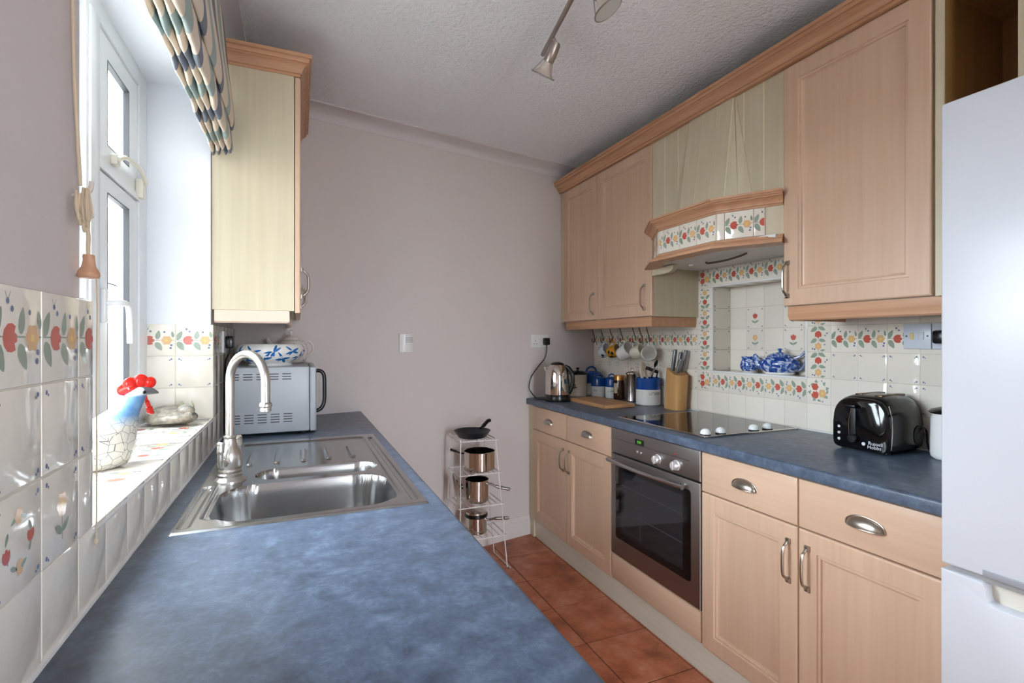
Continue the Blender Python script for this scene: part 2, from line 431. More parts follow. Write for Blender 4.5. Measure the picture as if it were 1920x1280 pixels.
def stem(x0, y0, x1, y1, w=.008):
    d = Vector((x1 - x0, y1 - y0)).normalized(); n_ = (-d.y * w, d.x * w)
    return (3, [(x0 + n_[0], y0 + n_[1]), (x1 + n_[0], y1 + n_[1]), (x1 - n_[0], y1 - n_[1]), (x0 - n_[0], y0 - n_[1])])
CORNERS = [d for (x, y) in ((.1, .1), (.9, .1), (.1, .9), (.9, .9)) for d in (dot(x, y, .028), dot(x + .045 * (1 if x < .5 else -1), y - .03, .018))]
BORDER = [stem(0, .5, .2, .5), leaf(.10, .64, .32, .15, 62), leaf(.14, .31, .32, .17, -60), tulip(.33, .49, .14), stem(.45, .5, .62, .5), leaf(.56, .66, .28, .13, 80), leaf(.58, .30, .30, .16, -60),
          flower(.78, .49, .148), dot(.78, .49, .04, 5), leaf(.93, .68, .2, .08, 100), dot(.29, .84, .032), dot(.37, .77, .032), dot(.72, .75, .030), dot(.90, .34, .034), dot(.88, .25, .034), stem(.9, .5, 1, .5), stem(.24, .93, .28, .86, .005), stem(.34, .93, .30, .86, .005)]
def turn(sh, k):
    f = {1: lambda x, y: (1 - y, x), 2: lambda x, y: (1 - x, 1 - y), 3: lambda x, y: (y, 1 - x)}[k]
    return [(c, [f(x, y) for x, y in p]) for c, p in sh]
def spray(fs):
    out = []
    for i in range(9):
        a = i * 2.4; out.append(leaf(.5 + .36 * math.cos(a), .5 + .36 * math.sin(a), .16, .08, math.degrees(a) + 70))
        out.append(dot(.5 + .42 * math.cos(a + .9), .5 + .42 * math.sin(a + .9), .026))
    return out + fs
MOTIF = {
    'plain': [], 'dots': CORNERS, 'border': BORDER, 'under': turn(BORDER, 2), 'vleft': turn(BORDER, 1), 'vright': turn(BORDER, 3),
    'spray': spray([tulip(.36, .34, .15, 120), flower(.36, .66, .15, 1), flower(.66, .42, .17), dot(.66, .42, .05, 5)]),
    'single': CORNERS + [stem(.5, .18, .5, .5), leaf(.40, .32, .22, .09, 150), leaf(.60, .33, .22, .09, 30), tulip(.5, .58, .13, 90)],
    'singleo': CORNERS + [stem(.5, .18, .5, .5), leaf(.40, .32, .22, .09, 150), leaf(.60, .33, .22, .09, 30), flower(.5, .58, .15), dot(.5, .58, .045, 5)],
    'wreath': CORNERS + [leaf(.5 + .25 * math.cos(a), .5 + .25 * math.sin(a), .13, .05, math.degrees(a) + 90) for a in [i * .785 + .4 for i in range(8)]] +
              [flower(.5, .76, .085), tulip(.74, .5, .075, 90), flower(.52, .25, .085), tulip(.26, .44, .075, 90)],
}
TCACHE = {}
def tile_mesh(kind, w, h, u0, u1, v0, v1):
    key = (kind, round(w, 4), round(h, 4), round(u0, 3), round(u1, 3), round(v0, 3), round(v1, 3))
    if key in TCACHE: return TCACHE[key]
    mb = MB(); g = .0007; x0, x1, y0, y1 = u0 * w + g, u1 * w - g, v0 * h + g, v1 * h - g; e = .0022; T = .006
    R = lambda i, z: [Vector((x0 + i, y0 + i, z)), Vector((x1 - i, y0 + i, z)), Vector((x1 - i, y1 - i, z)), Vector((x0 + i, y1 - i, z))]
    mb.loft([R(0, 0), R(0, T - .0018), R(e * .4, T - .0005), R(e, T)])
    lim = [(-1, 0, -(u0 + .025)), (1, 0, u1 - .025), (0, -1, -(v0 + .025)), (0, 1, v1 - .025)]
    for k, (c, p) in enumerate(MOTIF[kind]):
        p = clip(p, lim)
        if p: mb.add([Vector((x * w, y * h, T + .00025 + .00003 * (k % 5))) for x, y in p], [tuple(range(len(p)))], c)
    me = mb.mesh('tile', TILEM, recalc=False); TCACHE[key] = me
    return me
def tile(parent, org, ax, ay, kind, w, h, u0=0, u1=1, v0=0, v1=1):
    """org = lower-left corner of the whole tile seen from the room, ax/ay = directions"""
    ax = Vector(ax); ay = Vector(ay); az = ax.cross(ay)
    o = bpy.data.objects.new('tile', tile_mesh(kind, w, h, u0, u1, v0, v1)); C.objects.link(o); o.parent = parent
    M = Matrix((ax, ay, az)).transposed().to_4x4(); M.translation = Vector(org); o.matrix_local = M
    return o
TH = .11; TW = .1075; Z0 = .916
UP = (0, 0, 1)
# right wall splashback
def rtile(yl, k, kind, **q): tile(wr, (XR, yl, Z0 + k * TH), (0, -1, 0), UP, kind, TW, TH, **q)
for c_ in range(-9, 17):
    yl = NY1 + TW * (c_ + 0)                 # left edge (large y) of the column is yl, right edge yl-TW
    # columns: c_<=0 .. right of left niche edge
    pass
cols = [NY1 + TW * k for k in range(11, 0, -1)]                       # back corner .. beside niche
for yl in cols:
    u0 = max(0, (yl - (yb(XR) - .004)) / TW)
    if u0 > .93: continue
    last = abs(yl - (NY1 + TW)) < 1e-6
    for k in range(0, 5 if not last else 8):
        if last: kind = 'plain' if k == 0 else 'spray' if k in (1, 6) else 'vleft' if k < 6 else 'plain'
        else: kind = ['plain', 'dots', 'dots', 'border', 'plain'][k]
        rtile(yl, k, kind, u0=u0)
for i in range(5):
    yl = NY1 - TW * i
    rtile(yl, 0, 'plain'); rtile(yl, 1, 'under', v1=1.0); rtile(yl, 6, 'border', v0=0); rtile(yl, 7, 'plain')
for i in range(0, 8):
    yl = NY0 - TW * i
    for k in range(0, 8 if i < 2 else 5):
        if i == 0: kind = 'plain' if k == 0 else 'spray' if k in (1, 6) else 'vright' if k < 6 else 'plain'
        else: kind = ['plain', 'plain', 'dots', 'border', 'plain', 'plain', 'plain', 'plain'][k]
        if k == 1 and i >= 3: kind = ['dots', 'dots', 'wreath', 'dots', 'dots'][i - 3]
        rtile(yl, k, kind)
# niche: back, sides, shelf, head
for i in range(5):
    for k in range(4):
        kind = {(1, 1): 'singleo', (1, 2): 'single', (3, 1): 'single', (3, 2): 'singleo', (4, 0): 'dots', (2, 0): 'dots'}.get((i, k), 'plain')
        tile(wr, (NX + .006, NY1 - TW * i, NZ0 + k * TH), (0, -1, 0), UP, kind, TW, TH)
    tile(wr, (NX, NY1 - TW * i, NZ0 - .006), (0, -1, 0), (1, 0, 0), 'plain', TW, .126, 0, 1, 0, 1).matrix_local = Matrix(((0, 1, 0, XR - .006), (-1, 0, 0, NY1 - TW * i), (0, 0, 1, NZ0 - .006), (0, 0, 0, 1)))
    tile(wr, (NX, NY1 - TW * (i + 1), NZ1 + .006), (0, 1, 0), (1, 0, 0), 'plain', TW, .126).matrix_local = Matrix(((0, 1, 0, XR - .006), (1, 0, 0, NY1 - TW * (i + 1)), (0, 0, -1, NZ1 + .006), (0, 0, 0, 1)))
for k in range(4):
    tile(wr, (XR - .006, NY1 + .001, NZ0 + k * TH), (1, 0, 0), UP, 'dots', .126, TH)
    tile(wr, (NX, NY0 - .001, NZ0 + k * TH), (-1, 0, 0), UP, 'dots', .126, TH)
# white edging round the niche
ed = MB()
for (a0, a1, b0, b1) in ((NY0 - .002, NY1 + .002, NZ0 - .010, NZ0 + .001), (NY0 - .002, NY1 + .002, NZ1 - .001, NZ1 + .009), (NY1 - .006, NY1 + .004, NZ0 + .001, NZ1 - .001), (NY0 - .004, NY0 + .006, NZ0 + .001, NZ1 - .001)):
    ed.box(XR - .0085, XR - .001, a0, a1, b0, b1, bev=.002)
part(ed, 'niche_edging', WHITEG, wr)

# left wall splashback
def ltile(y0, z0, kind, **q): tile(wl, (XL + .002, y0, z0), (0, 1, 0), UP, kind, .108, TH, **q)
LZ = [.910, 1.019, 1.130, 1.240]
for i in range(-8, 3):
    y0 = .653 + .108 * i
    for k, kind in ((1, None), (2, 'dots'), (3, 'border')):
        if k == 1: kind = {0: 'wreath', 1: 'singleo', 2: 'plain', -1: 'singleo', -3: 'wreath', -5: 'single'}.get(i, 'dots')
        ltile(y0, LZ[k], kind, u1=min(1, (.922 - y0) / .108))
for i in range(-8, 20):
    y0 = .653 + .108 * i
    if y0 > 2.72: continue
    u1 = min(1, (yb(XL) - y0) / .108)
    ltile(y0, LZ[0], 'plain', u1=u1)
for i in range(7):                            # beyond the window, under the wall unit
    y0 = 2.06 + .108 * i; u1 = min(1, (yb(XL) - .004 - y0) / .108)
    if u1 < .1: continue
    for k, kind in ((1, 'plain'), (2, 'dots'), (3, 'border')): ltile(y0, LZ[k], kind, u1=u1)
# far reveal
for i in range(2):
    for k, kind in ((1, 'plain'), (2, 'dots'), (3, 'border')):
        tile(wl, (XL + .008 - .114 * (i + 1), WY1, LZ[k]), (1, 0, 0), UP, kind, .114, TH, u0=0 if i == 0 else .27)
# near reveal edge
for k, kind in ((1, 'plain'), (2, 'plain'), (3, 'plain')):
    for i in range(2): tile(wl, (XL + .008 - .108 * i, .916, LZ[k]), (-1, 0, 0), UP, kind, .108, TH, u1=1 if i == 0 else .75)
# sill
for i in range(-1, 12):
    y0 = .869 + .108 * i
    if y0 > 2.05: continue
    a, b = max(0, (.918 - y0) / .108), min(1, (2.06 - y0) / .108)
    if b - a < .05: continue
    kinds = ['border', 'dots', 'singleo', 'border', 'dots', 'single']
    o1 = tile(wl, (XL + .004, y0, WZ0), (0, 1, 0), (-1, 0, 0), kinds[i % 6], .108, .108, u0=a, u1=b)
    tile(wl, (XL + .004 - .108, y0, WZ0), (0, 1, 0), (-1, 0, 0), kinds[(i + 2) % 6], .108, .108, u0=a, u1=b, v1=.76)
qd = MB().tube([(XL + .0045, .922, WZ0 + .0015), (XL + .0045, 2.06, WZ0 + .0015)], .0052, 10)
part(qd, 'sill_edging', WHITEG, wl)
# grout beds behind the tiles
gb = MB()
for (a, b, c_, d) in ((.64, NY0 - .006, Z0, 1.466), (NY1 + .006, 3.19, Z0, 1.466), (NY0 - .006, NY1 + .006, Z0, NZ0 - .008), (1.288, 2.147, NZ1 + .008, 1.795), (1.288, NY0 - .006, 1.466, 1.79), (NY1 + .006, 2.147, 1.466, 1.79)): gb.box(XR - .0046, XR + .001, a, b, c_, d)
gb.box(NX + .0014, NX + .0065, NY0, NY1, NZ0, NZ1); part(gb, 'grout_bed', GROUT, wr)
gl = MB(); gl.box(XL, XL + .0066, -.2, .921, .911, 1.349); gl.box(XL, XL + .0066, .921, 2.06, .911, 1.006); gl.box(XL, XL + .0066, 2.061, yb(XL) - .005, .911, 1.349)
gl.box(-.47, XL + .0066, WY1 - .0046, WY1, 1.016, 1.349); gl.box(-.47, XL + .006, .918, 2.062, WZ0 - .001, WZ0 + .0046); part(gl, 'grout_bed', GROUT, wl)
# silicone seams
part(MB().tube([(XL + .009, YN + .9, .9105), (XL + .009, 2.72, .9105)], .004, 6), 'sealant_seam', WHITEP, wl)
part(MB().tube([(XR - .007, .70, .9115), (XR - .007, 3.19, .9115)], .004, 6), 'sealant_seam', WHITEP, wr)

# ------------------------------------------------------------------ window
WX = -.474
wf = MB()
for (y0, y1, z0, z1) in ((.922, 1.0, 1.016, 2.173), (1.98, 2.06, 1.016, 2.173), (1.0, 1.98, 2.122, 2.173), (1.0, 1.98, 1.016, 1.044), (1.53, 1.622, 1.044, 2.122), (1.622, 1.98, 1.745, 1.765)):
    wf.box(WX - .045, WX, y0, y1, z0, z1)
# sloped inner bead of the far jamb and mullion nose
wf.box(WX - .002, WX + .006, 1.545, 1.607, 1.044, 2.122, bev=.003)
win = struct(wf, 'window_1', UPVC, 'white plastic framed window over the sill')
part(MB().box(WX - .036, WX - .032, 1.0, 1.53, 1.044, 2.122), 'pane', GLASS, win)
bd = MB()
for (y0, y1, z0, z1) in ((1.0, 1.025, 1.044, 2.122), (1.505, 1.53, 1.044, 2.122), (1.025, 1.505, 1.044, 1.07), (1.025, 1.505, 2.096, 2.122)): bd.box(WX - .031, WX - .012, y0, y1, z0, z1, bev=.004)
part(bd, 'glazing_bead', UPVC, win)
def sash(z0, z1, gz0, gz1):
    y0, y1, gy0, gy1 = 1.626, 1.976, 1.70, 1.892
    m = MB()
    for (a, b, c_, d) in ((y0, gy0, z0, z1), (gy1, y1, z0, z1), (gy0, gy1, gz1, z1), (gy0, gy1, z0, gz0)): m.box(WX - .030, WX - .006, a, b, c_, d)
    s_ = part(m, 'sash', UPVC, win)
    g = MB(); t = .0035
    for (a, b, c_, d) in ((gy0, gy0 + t, gz0, gz1), (gy1 - t, gy1, gz0, gz1), (gy0 + t, gy1 - t, gz1 - t, gz1), (gy0 + t, gy1 - t, gz0, gz0 + t)): g.box(WX - .020, WX - .0055, a, b, c_, d)
    for (a, b, c_, d) in ((y0 - .004, y0, z0 - .003, z1 + .004), (y1, y1 + .004, z0 - .003, z1 + .004), (y0, y1, z1, z1 + .004), (y0, y1, z0 - .002, z0)): g.box(WX - .032, WX - .012, a, b, c_, d)
    part(g, 'gasket', GASKET, s_)
    part(MB().box(WX - .022, WX - .018, gy0, gy1, gz0, gz1), 'pane', GLASS, s_)
    return s_
s1 = sash(1.769, 2.118, 1.826, 2.06)
s2 = sash(1.046, 1.741, 1.10, 1.698)
st = MB()
st.tube(spline([(WX + .012, 1.73, 1.800), (WX + .020, 1.76, 1.815), (WX + .024, 1.85, 1.822), (WX + .022, 1.92, 1.818), (WX + .018, 1.975, 1.803)]), .0065, 10)
st.box(WX - .006, WX + .010, 1.725, 1.755, 1.785, 1.812, bev=.003); st.box(WX - .006, WX + .016, 1.955, 1.985, 1.752, 1.812, bev=.003)
part(st, 'casement_stay', mat('ivory_plastic', lin(222, 216, 200), .3), s1)
hd = MB()
hd.box(WX - .006, WX + .006, 1.645, 1.668, 1.34, 1.43, bev=.003)
hd.tube(spline([(WX + .004, 1.657, 1.392), (WX + .03, 1.665, 1.394), (WX + .04, 1.69, 1.392), (WX + .042, 1.705, 1.375), (WX + .042, 1.712, 1.34), (WX + .042, 1.718, 1.285)]), [.008] * 32 + [.0085] * 9, 12)
part(hd, 'window_handle', WHITEP, s2)

# ------------------------------------------------------------------ outside
solo(MB().box(-40, 40, -40, 40, -.3, -.25), 'garden_ground', mat('paved_yard', lin(196, 192, 186), .9, var=(.6, lin(178, 178, 168), .4, .6)), 'pale paved yard outside the window', 'ground', kind='structure')
nb = thing('outbuilding', 'low brick outbuilding with a tiled roof beyond the window', 'building', (-4.1, 8.6, -.25))
part(MB().box(-6.2, -2.4, 7.4, 10.2, -.25, 2.1), 'wall', mat('pale_render', lin(206, 202, 196), .9, var=(3, lin(190, 184, 176), .4, .6)), nb)
ROOFM = mat('roof_tile', lin(150, 140, 134), .85, var=(5, lin(120, 112, 108), .4, .6))
for k in range(9):
    a = k / 9; y0 = 7.25 + a * 1.55; z0 = 2.05 + a * 1.1
    m = MB()
    m.box(-6.35, -2.25, 0, .22, 0, .03, M=Matrix.Translation((0, y0, z0)) @ Matrix.Rotation(.60, 4, 'X'))
    part(m, 'roof_course', ROOFM, nb)
part(MB().prism([(7.4, 2.08), (10.2, 2.08), (8.8, 3.1)], lambda a, b, d: Vector((d, a, b)), -6.2, -2.4), 'gable', mat('pale_render_gable', lin(200, 196, 190), .9), nb)
fe = thing('shading_fence', 'unseen timber fence shaped to dim low daylight at the kitchen window', 'fence', (-3.2, 2.9, -.25))  # out of view; height and dark tone set to dim light on the wall units
TIMB = mat('fence_timber', lin(128, 112, 96), .85, var=(6, lin(104, 92, 80), .4, .6), stretch=(1, 1, .2))
fbm = None
for k in range(20, 44):
    if fbm is None: fbm = MB().box(-.015, .015, 0, .235, 0, 1.5).mesh('fence_board', [TIMB])
    o = bpy.data.objects.new('fence_board', fbm); C.objects.link(o); o.parent = fe; o.location = (0, -7.4 + k * .25, .008 * math.sin(k * 2.1))
part(MB().box(-3.26, -3.215, .3, 5.6, .3, .38), 'rail', TIMB, fe); part(MB().box(-3.26, -3.215, .3, 5.6, .95, 1.03), 'rail', TIMB, fe)
solo(MB().box(-2.5, 4.5, -9, YN - .1, -.25, -.05), 'bounce_slab', mat('pale_bounce_slab', lin(190, 186, 176), .9, var=(2, lin(170, 166, 156), .4, .6)), 'unseen pale patio outside the rear doorway', 'bounce_slab', kind='structure')  # out of view; pale slab added to throw daylight up to the ceiling
ex = thing('sky_blocker', 'unseen rendered block added to screen sky light from the window', 'building', (-1.7, -.6, -.25))  # unseen block added to cut sky light on surfaces near the window
part(MB().box(-3.4, -.57, -2.0, .22, -.25, 4.3), 'wall', mat('grey_render', lin(176, 170, 162), .9, var=(2.5, lin(160, 154, 146), .4, .6), bump=(60, .003)), ex)
part(MB().box(-3.55, -.57, -2.2, .34, 4.3, 4.42), 'blocker_top', UPVC, ex)
# ------------------------------------------------------------------ fitted furniture
def rect(a0, a1, b0, b1, i): return [(a0 + i, b0 + i), (a1 - i, b0 + i), (a1 - i, b1 - i), (a0 + i, b1 - i)]
def make_door(parent, fn, a0, a1, b0, b1, sw=.06):
    lv = [(0, -.02), (0, -.005), (.0015, -.002), (.005, 0), (sw, 0), (sw + .0025, -.0045), (sw + .010, -.0040), (sw + .0125, -.0095), (sw + .018, -.0115), (sw + .018, -.02)]
    rings = [[fn(a, b, n_) for a, b in rect(a0, a1, b0, b1, i)] for i, n_ in lv]
    mb = MB(); mb.loft(rings + [rings[0]], cap=False)
    d = part(mb, 'door', WOOD, parent, ang=.2)
    i = sw + .017
    p = MB(); p.loft([[fn(a, b, n_) for a, b in rect(a0, a1, b0, b1, i)] for n_ in (-.018, -.0116)])
    part(p, 'panel', WOOD, d)
    return d
def slab(fn, a0, a1, b0, b1, t=.02):
    lv = [(0, -t), (0, -.006), (.002, -.002), (.007, 0)]
    return MB().loft([[fn(a, b, n_) for a, b in rect(a0, a1, b0, b1, i)] for i, n_ in lv])
def pull(parent, fn, a, b0, b1, name='handle'):
    m = MB()
    P = lambda da, b, n_: fn(a + da, b, n_)
    for b in (b0, b1):
        k = 1 if b == b0 else -1
        rings = [[P(x, b + y, n_) for x, y in ((-.008 + i, -.008 + i), (.008 - i, -.008 + i), (.008 - i, .008 - i), (-.008 + i, .008 - i))] for i, n_ in ((0, -.001), (0, .006), (.003, .010))]
        m.loft(rings)
    m.tube(spline([P(0, b0 + .002, .008), P(0, b0 + .010, .016), P(0, b0 + .022, .026), P(0, (b0 + b1) / 2, .029), P(0, b1 - .022, .026), P(0, b1 - .010, .016), P(0, b1 - .002, .008)], 6), [.0045] * 5 + [.0042] * 8 + [.0048] * 11 + [.0042] * 8 + [.0045] * 5, 10)
    return part(m, name, PEWTER, parent)
def cup(parent, fn, a, b, w=.098, h=.028, d=.020):
    m = MB(); rings = []
    for j in range(9):
        t = PI / 2 * j / 8
        rings.append([fn(a - w / 2 * math.cos(s_), b + h * math.sin(s_) ** .8 * math.cos(t) - h * .4, .001 + d * math.sin(s_) ** .8 * math.sin(t)) for s_ in [PI * k / 20 for k in range(21)]])
    m.loft(rings, cap=False, closed=False)
    m.tube([fn(a - (w / 2 + .004) * math.cos(s_), b + (h + .003) * math.sin(s_) ** .8 - h * .4, .001) for s_ in [PI * k / 20 for k in range(21)]], .0022, 8)
    m.tube([fn(a - w / 2 * math.cos(s_), b - h * .4, .001 + d * math.sin(s_) ** .8) for s_ in [PI * k / 20 for k in range(21)]], .0013, 8)
    return part(m, 'cup_handle', PEWTER, parent)

FX = 1.428
fr = lambda y, z, n_: Vector((FX - n_, y, z))            # right-hand base units
def base_unit(label, y0, y1, ym, group=None):
    u = thing('base_cabinet', label, 'cabinet', ((FX + XR) / 2, (y0 + y1) / 2, 0), group=group)
    part(MB().box(FX + .021, XR - .008, y0, y1, .115, .871), 'body', CREAM, u)
    for a, b, hs in ((y0 + .0015, ym - .0015, 1), (ym + .0015, y1 - .0015, -1)):
        dr = part(slab(fr, a, b, .716, .866), 'drawer', WOODH, u); cup(dr, fr, (a + b) / 2, .79)
        d = make_door(u, fr, a, b, .121, .712)
        pull(d, fr, b - .032 if hs > 0 else a + .030, .537, .661)
    return u
base_unit('pale beech double base cabinet with two drawers beside the back wall', 2.1065, 3.009, 2.562)
base_unit('pale beech double base cabinet with two drawers beside the white fridge freezer', .69, 1.5015, 1.094)
f_ = thing('base_cabinet', 'oven housing with a beech panel beneath the steel oven', 'cabinet', (1.73, 1.804, 0))
part(MB().box(FX + .021, XR - .008, 1.503, 2.105, .115, .245), 'body', CREAM, f_)
part(slab(fr, 1.5045, 2.1035, .126, .246), 'panel', WOODH, f_)
solo(MB().box(FX + .006, FX + .024, 3.0105, yb(FX + .01) + .003, .0, .871), 'filler_strip', CREAM, 'narrow cream filler strip between base cabinet and back wall', 'panel')
solo(MB().box(1.447, 1.463, .69, 3.0095, 0, .118), 'plinth', PLINTH, 'long pale plinth under the right hand base cabinets', 'plinth')

def wt_section(x0, x1, front, z0=.872, z1=.91):
    """(x,z) worktop section; front = rounded side x"""
    s_ = 1 if front == x0 else -1; xf = front; xb_ = x1 if front == x0 else x0
    return [(xb_, z0), (xf + s_ * .004, z0), (xf, z0 + .004), (xf, z1 - .009), (xf + s_ * .0015, z1 - .004), (xf + s_ * .005, z1 - .001), (xf + s_ * .010, z1), (xb_, z1)]
sec = wt_section(1.41, XR - .0055, 1.41)
m = MB().loft([[Vector((x, .69, z)) for x, z in sec], [Vector((x, yb(x) + .002, z)) for x, z in sec]])
solo(m, 'worktop', WORKTOP, 'slate blue laminate worktop carrying the hob, kettle and toaster', 'worktop')
LWX0, LWX1 = XL + .0075, .32
SX0, SX1, SY0, SY1 = -.2285, .2765, 1.1735, 2.1145
m = MB()
sec = wt_section(SX1, LWX1, LWX1)
m.loft([[Vector((x, -.6, z)) for x, z in sec], [Vector((x, yb(x) + .002, z)) for x, z in sec]])
def quadbox(x0, x1, y0, y1): m.loft([[Vector((x, y0, z)) for x, z in ((x0, .872), (x1, .872), (x1, .91), (x0, .91))], [Vector((x, y1(x) if callable(y1) else y1, z)) for x, z in ((x0, .872), (x1, .872), (x1, .91), (x0, .91))]])
quadbox(LWX0, SX0, -.6, lambda x: yb(x) + .002); quadbox(SX0, SX1, -.6, SY0); quadbox(SX0, SX1, SY1, lambda x: yb(x) + .002)
solo(m, 'worktop', WORKTOP, 'slate blue laminate worktop under the window around the steel sink', 'worktop')
FL_ = .298
fl2 = lambda y, z, n_: Vector((FL_ + n_, y, z))
for (y0, y1, lab) in ((-.58, .28, 'pale beech double cabinet at the free end of the sink worktop'), (.281, 1.15, 'pale beech double cabinet beneath the bare length of sink worktop'), (1.151, 2.12, 'pale beech sink cabinet below the steel sink')):
    u = thing('base_cabinet', lab, 'cabinet', (.01, (y0 + y1) / 2, 0))
    b = MB(); zt = .871 if y1 < 1.2 else .70
    b.box(XL + .009, FL_ - .021, y0, y1, .115, zt)
    part(b, 'body', CREAM, u)
    ym = (y0 + y1) / 2
    for a, c_, hs in ((y0 + .0015, ym - .0015, 1), (ym + .0015, y1 - .0015, -1)):
        d = make_door(u, fl2, a, c_, .121, .866); pull(d, fl2, c_ - .032 if hs > 0 else a + .03, .65, .776)
u = thing('base_cabinet', 'pale beech corner cabinet under the microwave', 'cabinet', (.01, 2.45, 0))
part(MB().loft([[Vector((x, 2.121, z)) for x, z in ((XL + .009, .115), (FL_ - .021, .115), (FL_ - .021, .871), (XL + .009, .871))], [Vector((x, yb(x) - .003, z)) for x, z in ((XL + .009, .115), (FL_ - .021, .115), (FL_ - .021, .871), (XL + .009, .871))]]), 'body', CREAM, u)
d = make_door(u, fl2, 2.1225, 2.80, .121, .866); pull(d, fl2, 2.16, .65, .776)
solo(MB().box(FL_ - .040, FL_ - .022, -.58, 2.80, 0, .117), 'plinth', PLINTH, 'long pale plinth under the sink worktop cabinets', 'plinth')

# wall units on the right
UX = 1.70
fu = lambda y, z, n_: Vector((UX - n_, y, z))
UZ0, UZ1 = 1.422, 2.325
pel = [(0, 1.368), (.013, 1.368), (.017, 1.373), (.017, 1.380), (.019, 1.385), (.019, 1.421), (0, 1.421)]
u = thing('wall_cabinet', 'tall two-door beech wall cabinet above the kettle and mugs', 'cabinet', (1.86, 2.61, UZ0))
part(MB().box(UX + .021, XR - .007, 2.139, 3.092, UZ0, UZ1 + .06), 'body', CREAM, u)
for a, b, hy in ((2.1405, 2.657, 2.198), (2.660, 3.09, 2.704)):
    d = make_door(u, fu, a, b, UZ0 + .002, UZ1); pull(d, fu, hy, 1.463, 1.589)
part(MB().sweep([(XR - .008, 2.172), (UX + .03, 2.172), (UX + .03, 3.075)], pel, 1), 'pelmet', CORN, u)
solo(MB().box(UX + .006, UX + .024, 3.0935, yb(UX + .01) + .004, UZ0 - .0, UZ1 + .06), 'filler_strip', CREAM, 'narrow cream filler strip between wall cabinet and back wall', 'panel')
u = thing('wall_cabinet', 'single door beech wall cabinet between cooker hood and open shelf', 'cabinet', (1.86, 1.115, UZ0))
part(MB().box(UX + .021, XR - .007, .867, 1.363, UZ0, UZ1 + .06), 'body', CREAM, u)
d = make_door(u, fu, .875, 1.3625, UZ0 + .002, UZ1); pull(d, fu, 1.343, 1.461, 1.586)
part(MB().sweep([(UX + .03, .70), (UX + .03, 1.333), (XR - .008, 1.333)], pel, 1), 'pelmet', CORN, u)
u = thing('shelf_unit', 'narrow open shelf unit beside the fridge freezer top', 'shelf', (1.86, .764, UZ0))
part(MB().box(UX, XR - .007, .8445, .8655, UZ0, UZ1 + .06), 'side_panel', CREAM, u)
part(MB().box(UX, XR - .007, .668, .683, 1.85, UZ1 + .06), 'side_panel', CREAM, u)
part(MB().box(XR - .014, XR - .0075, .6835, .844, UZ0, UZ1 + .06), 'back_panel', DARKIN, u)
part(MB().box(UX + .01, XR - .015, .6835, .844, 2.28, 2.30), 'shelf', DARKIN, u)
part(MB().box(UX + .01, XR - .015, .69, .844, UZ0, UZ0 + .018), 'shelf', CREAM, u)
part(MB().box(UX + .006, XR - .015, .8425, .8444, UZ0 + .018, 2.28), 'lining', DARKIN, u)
u = thing('wall_cabinet', 'beech bridging cabinet above the white fridge freezer', 'cabinet', (1.86, .37, 1.9))
part(MB().box(UX + .021, XR - .007, .07, .667, 1.90, UZ1 + .06), 'body', CREAM, u)
d = make_door(u, fu, .072, .6665, 1.90, UZ1); pull(d, fu, .12, 1.95, 2.076)
crn = [(-.019, 2.318), (.006, 2.327), (.012, 2.327), (.014, 2.340), (.022, 2.347), (.030, 2.352), (.040, 2.366), (.047, 2.376), (.049, 2.384), (.056, 2.386), (.058, 2.400), (-.019, 2.400)]
crn = [(-.019, 2.327), (.012, 2.327), (.012, 2.338), (.018, 2.3385), (.020, 2.345), (.027, 2.356), (.037, 2.365), (.043, 2.367), (.043, 2.373), (.049, 2.3735), (.051, 2.381), (.051, 2.387), (.057, 2.3875), (.058, 2.400), (-.019, 2.400)]
solo(MB().sweep([(UX, -.1), (UX, yb(UX - .05) + .01)], crn, 1), 'cornice', CORN, 'long moulded beech cornice along the right hand wall cabinets', 'moulding', ang=.12)

# cooker hood
h = thing('cooker_hood', 'cream boarded cooker hood with beech mantel and flower tiles', 'cooker hood', (1.8, 1.75, 1.665))
part(MB().box(1.7086, 1.728, 1.3645, 2.1385, 1.70, 2.326), 'backing', GROOVE, h)
bys = [1.3645, 1.458, 1.555, 1.65, 1.75, 1.85, 1.9486, 2.045, 2.1385]
for a, b in zip(bys[:-1], bys[1:]):
    part(MB().box(1.708, 1.720, a + .0018, b - .0018, 1.72, 2.326, bev=.0012, seg=1), 'board', CREAM, h)
def slant_board(tl, tr, bl, br, t=.0055):
    tl, tr, bl, br = map(Vector, (tl, tr, bl, br)); n_ = (tr - tl).cross(bl - tl).normalized()
    if n_.x > 0: n_ = -n_
    g = (br - bl).normalized() * .0016
    q = [tl + g, tr - g, br - g, bl + g]
    part(MB().loft([[p for p in q], [p + n_ * t for p in q]]), 'board', CREAM, h)
ty = [1.861, 1.776, 1.69, 1.605]; by = [1.884, 1.795, 1.705, 1.616]
for i in range(3): slant_board((1.706, ty[i], 2.326), (1.706, ty[i + 1], 2.326), (1.660, by[i], 1.86), (1.660, by[i + 1], 1.86))
slant_board((1.706, 1.605, 2.326), (1.708, 1.60, 2.326), (1.660, 1.616, 1.86), (1.686, 1.56, 1.86)); slant_board((1.708, 1.599, 2.326), (1.710, 1.594, 2.326), (1.686, 1.56, 1.86), (1.712, 1.507, 1.86))
slant_board((1.708, 1.867, 2.326), (1.706, 1.861, 2.326), (1.70, 1.97, 1.86), (1.660, 1.884, 1.86))
part(MB().loft([[Vector(p) for p in ((1.7075, 1.99, 1.86), (1.6552, 1.8835, 1.86), (1.6552, 1.6165, 1.86), (1.7075, 1.51, 1.86))], [Vector(p) for p in ((1.7080, 1.866, 2.325), (1.7015, 1.8605, 2.325), (1.7015, 1.6055, 2.325), (1.7080, 1.60, 2.325))]]), 'canopy_core', GROOVE, h)
mp_ = [(1.708, 2.132), (1.578, 1.927), (1.578, 1.573), (1.708, 1.368)]
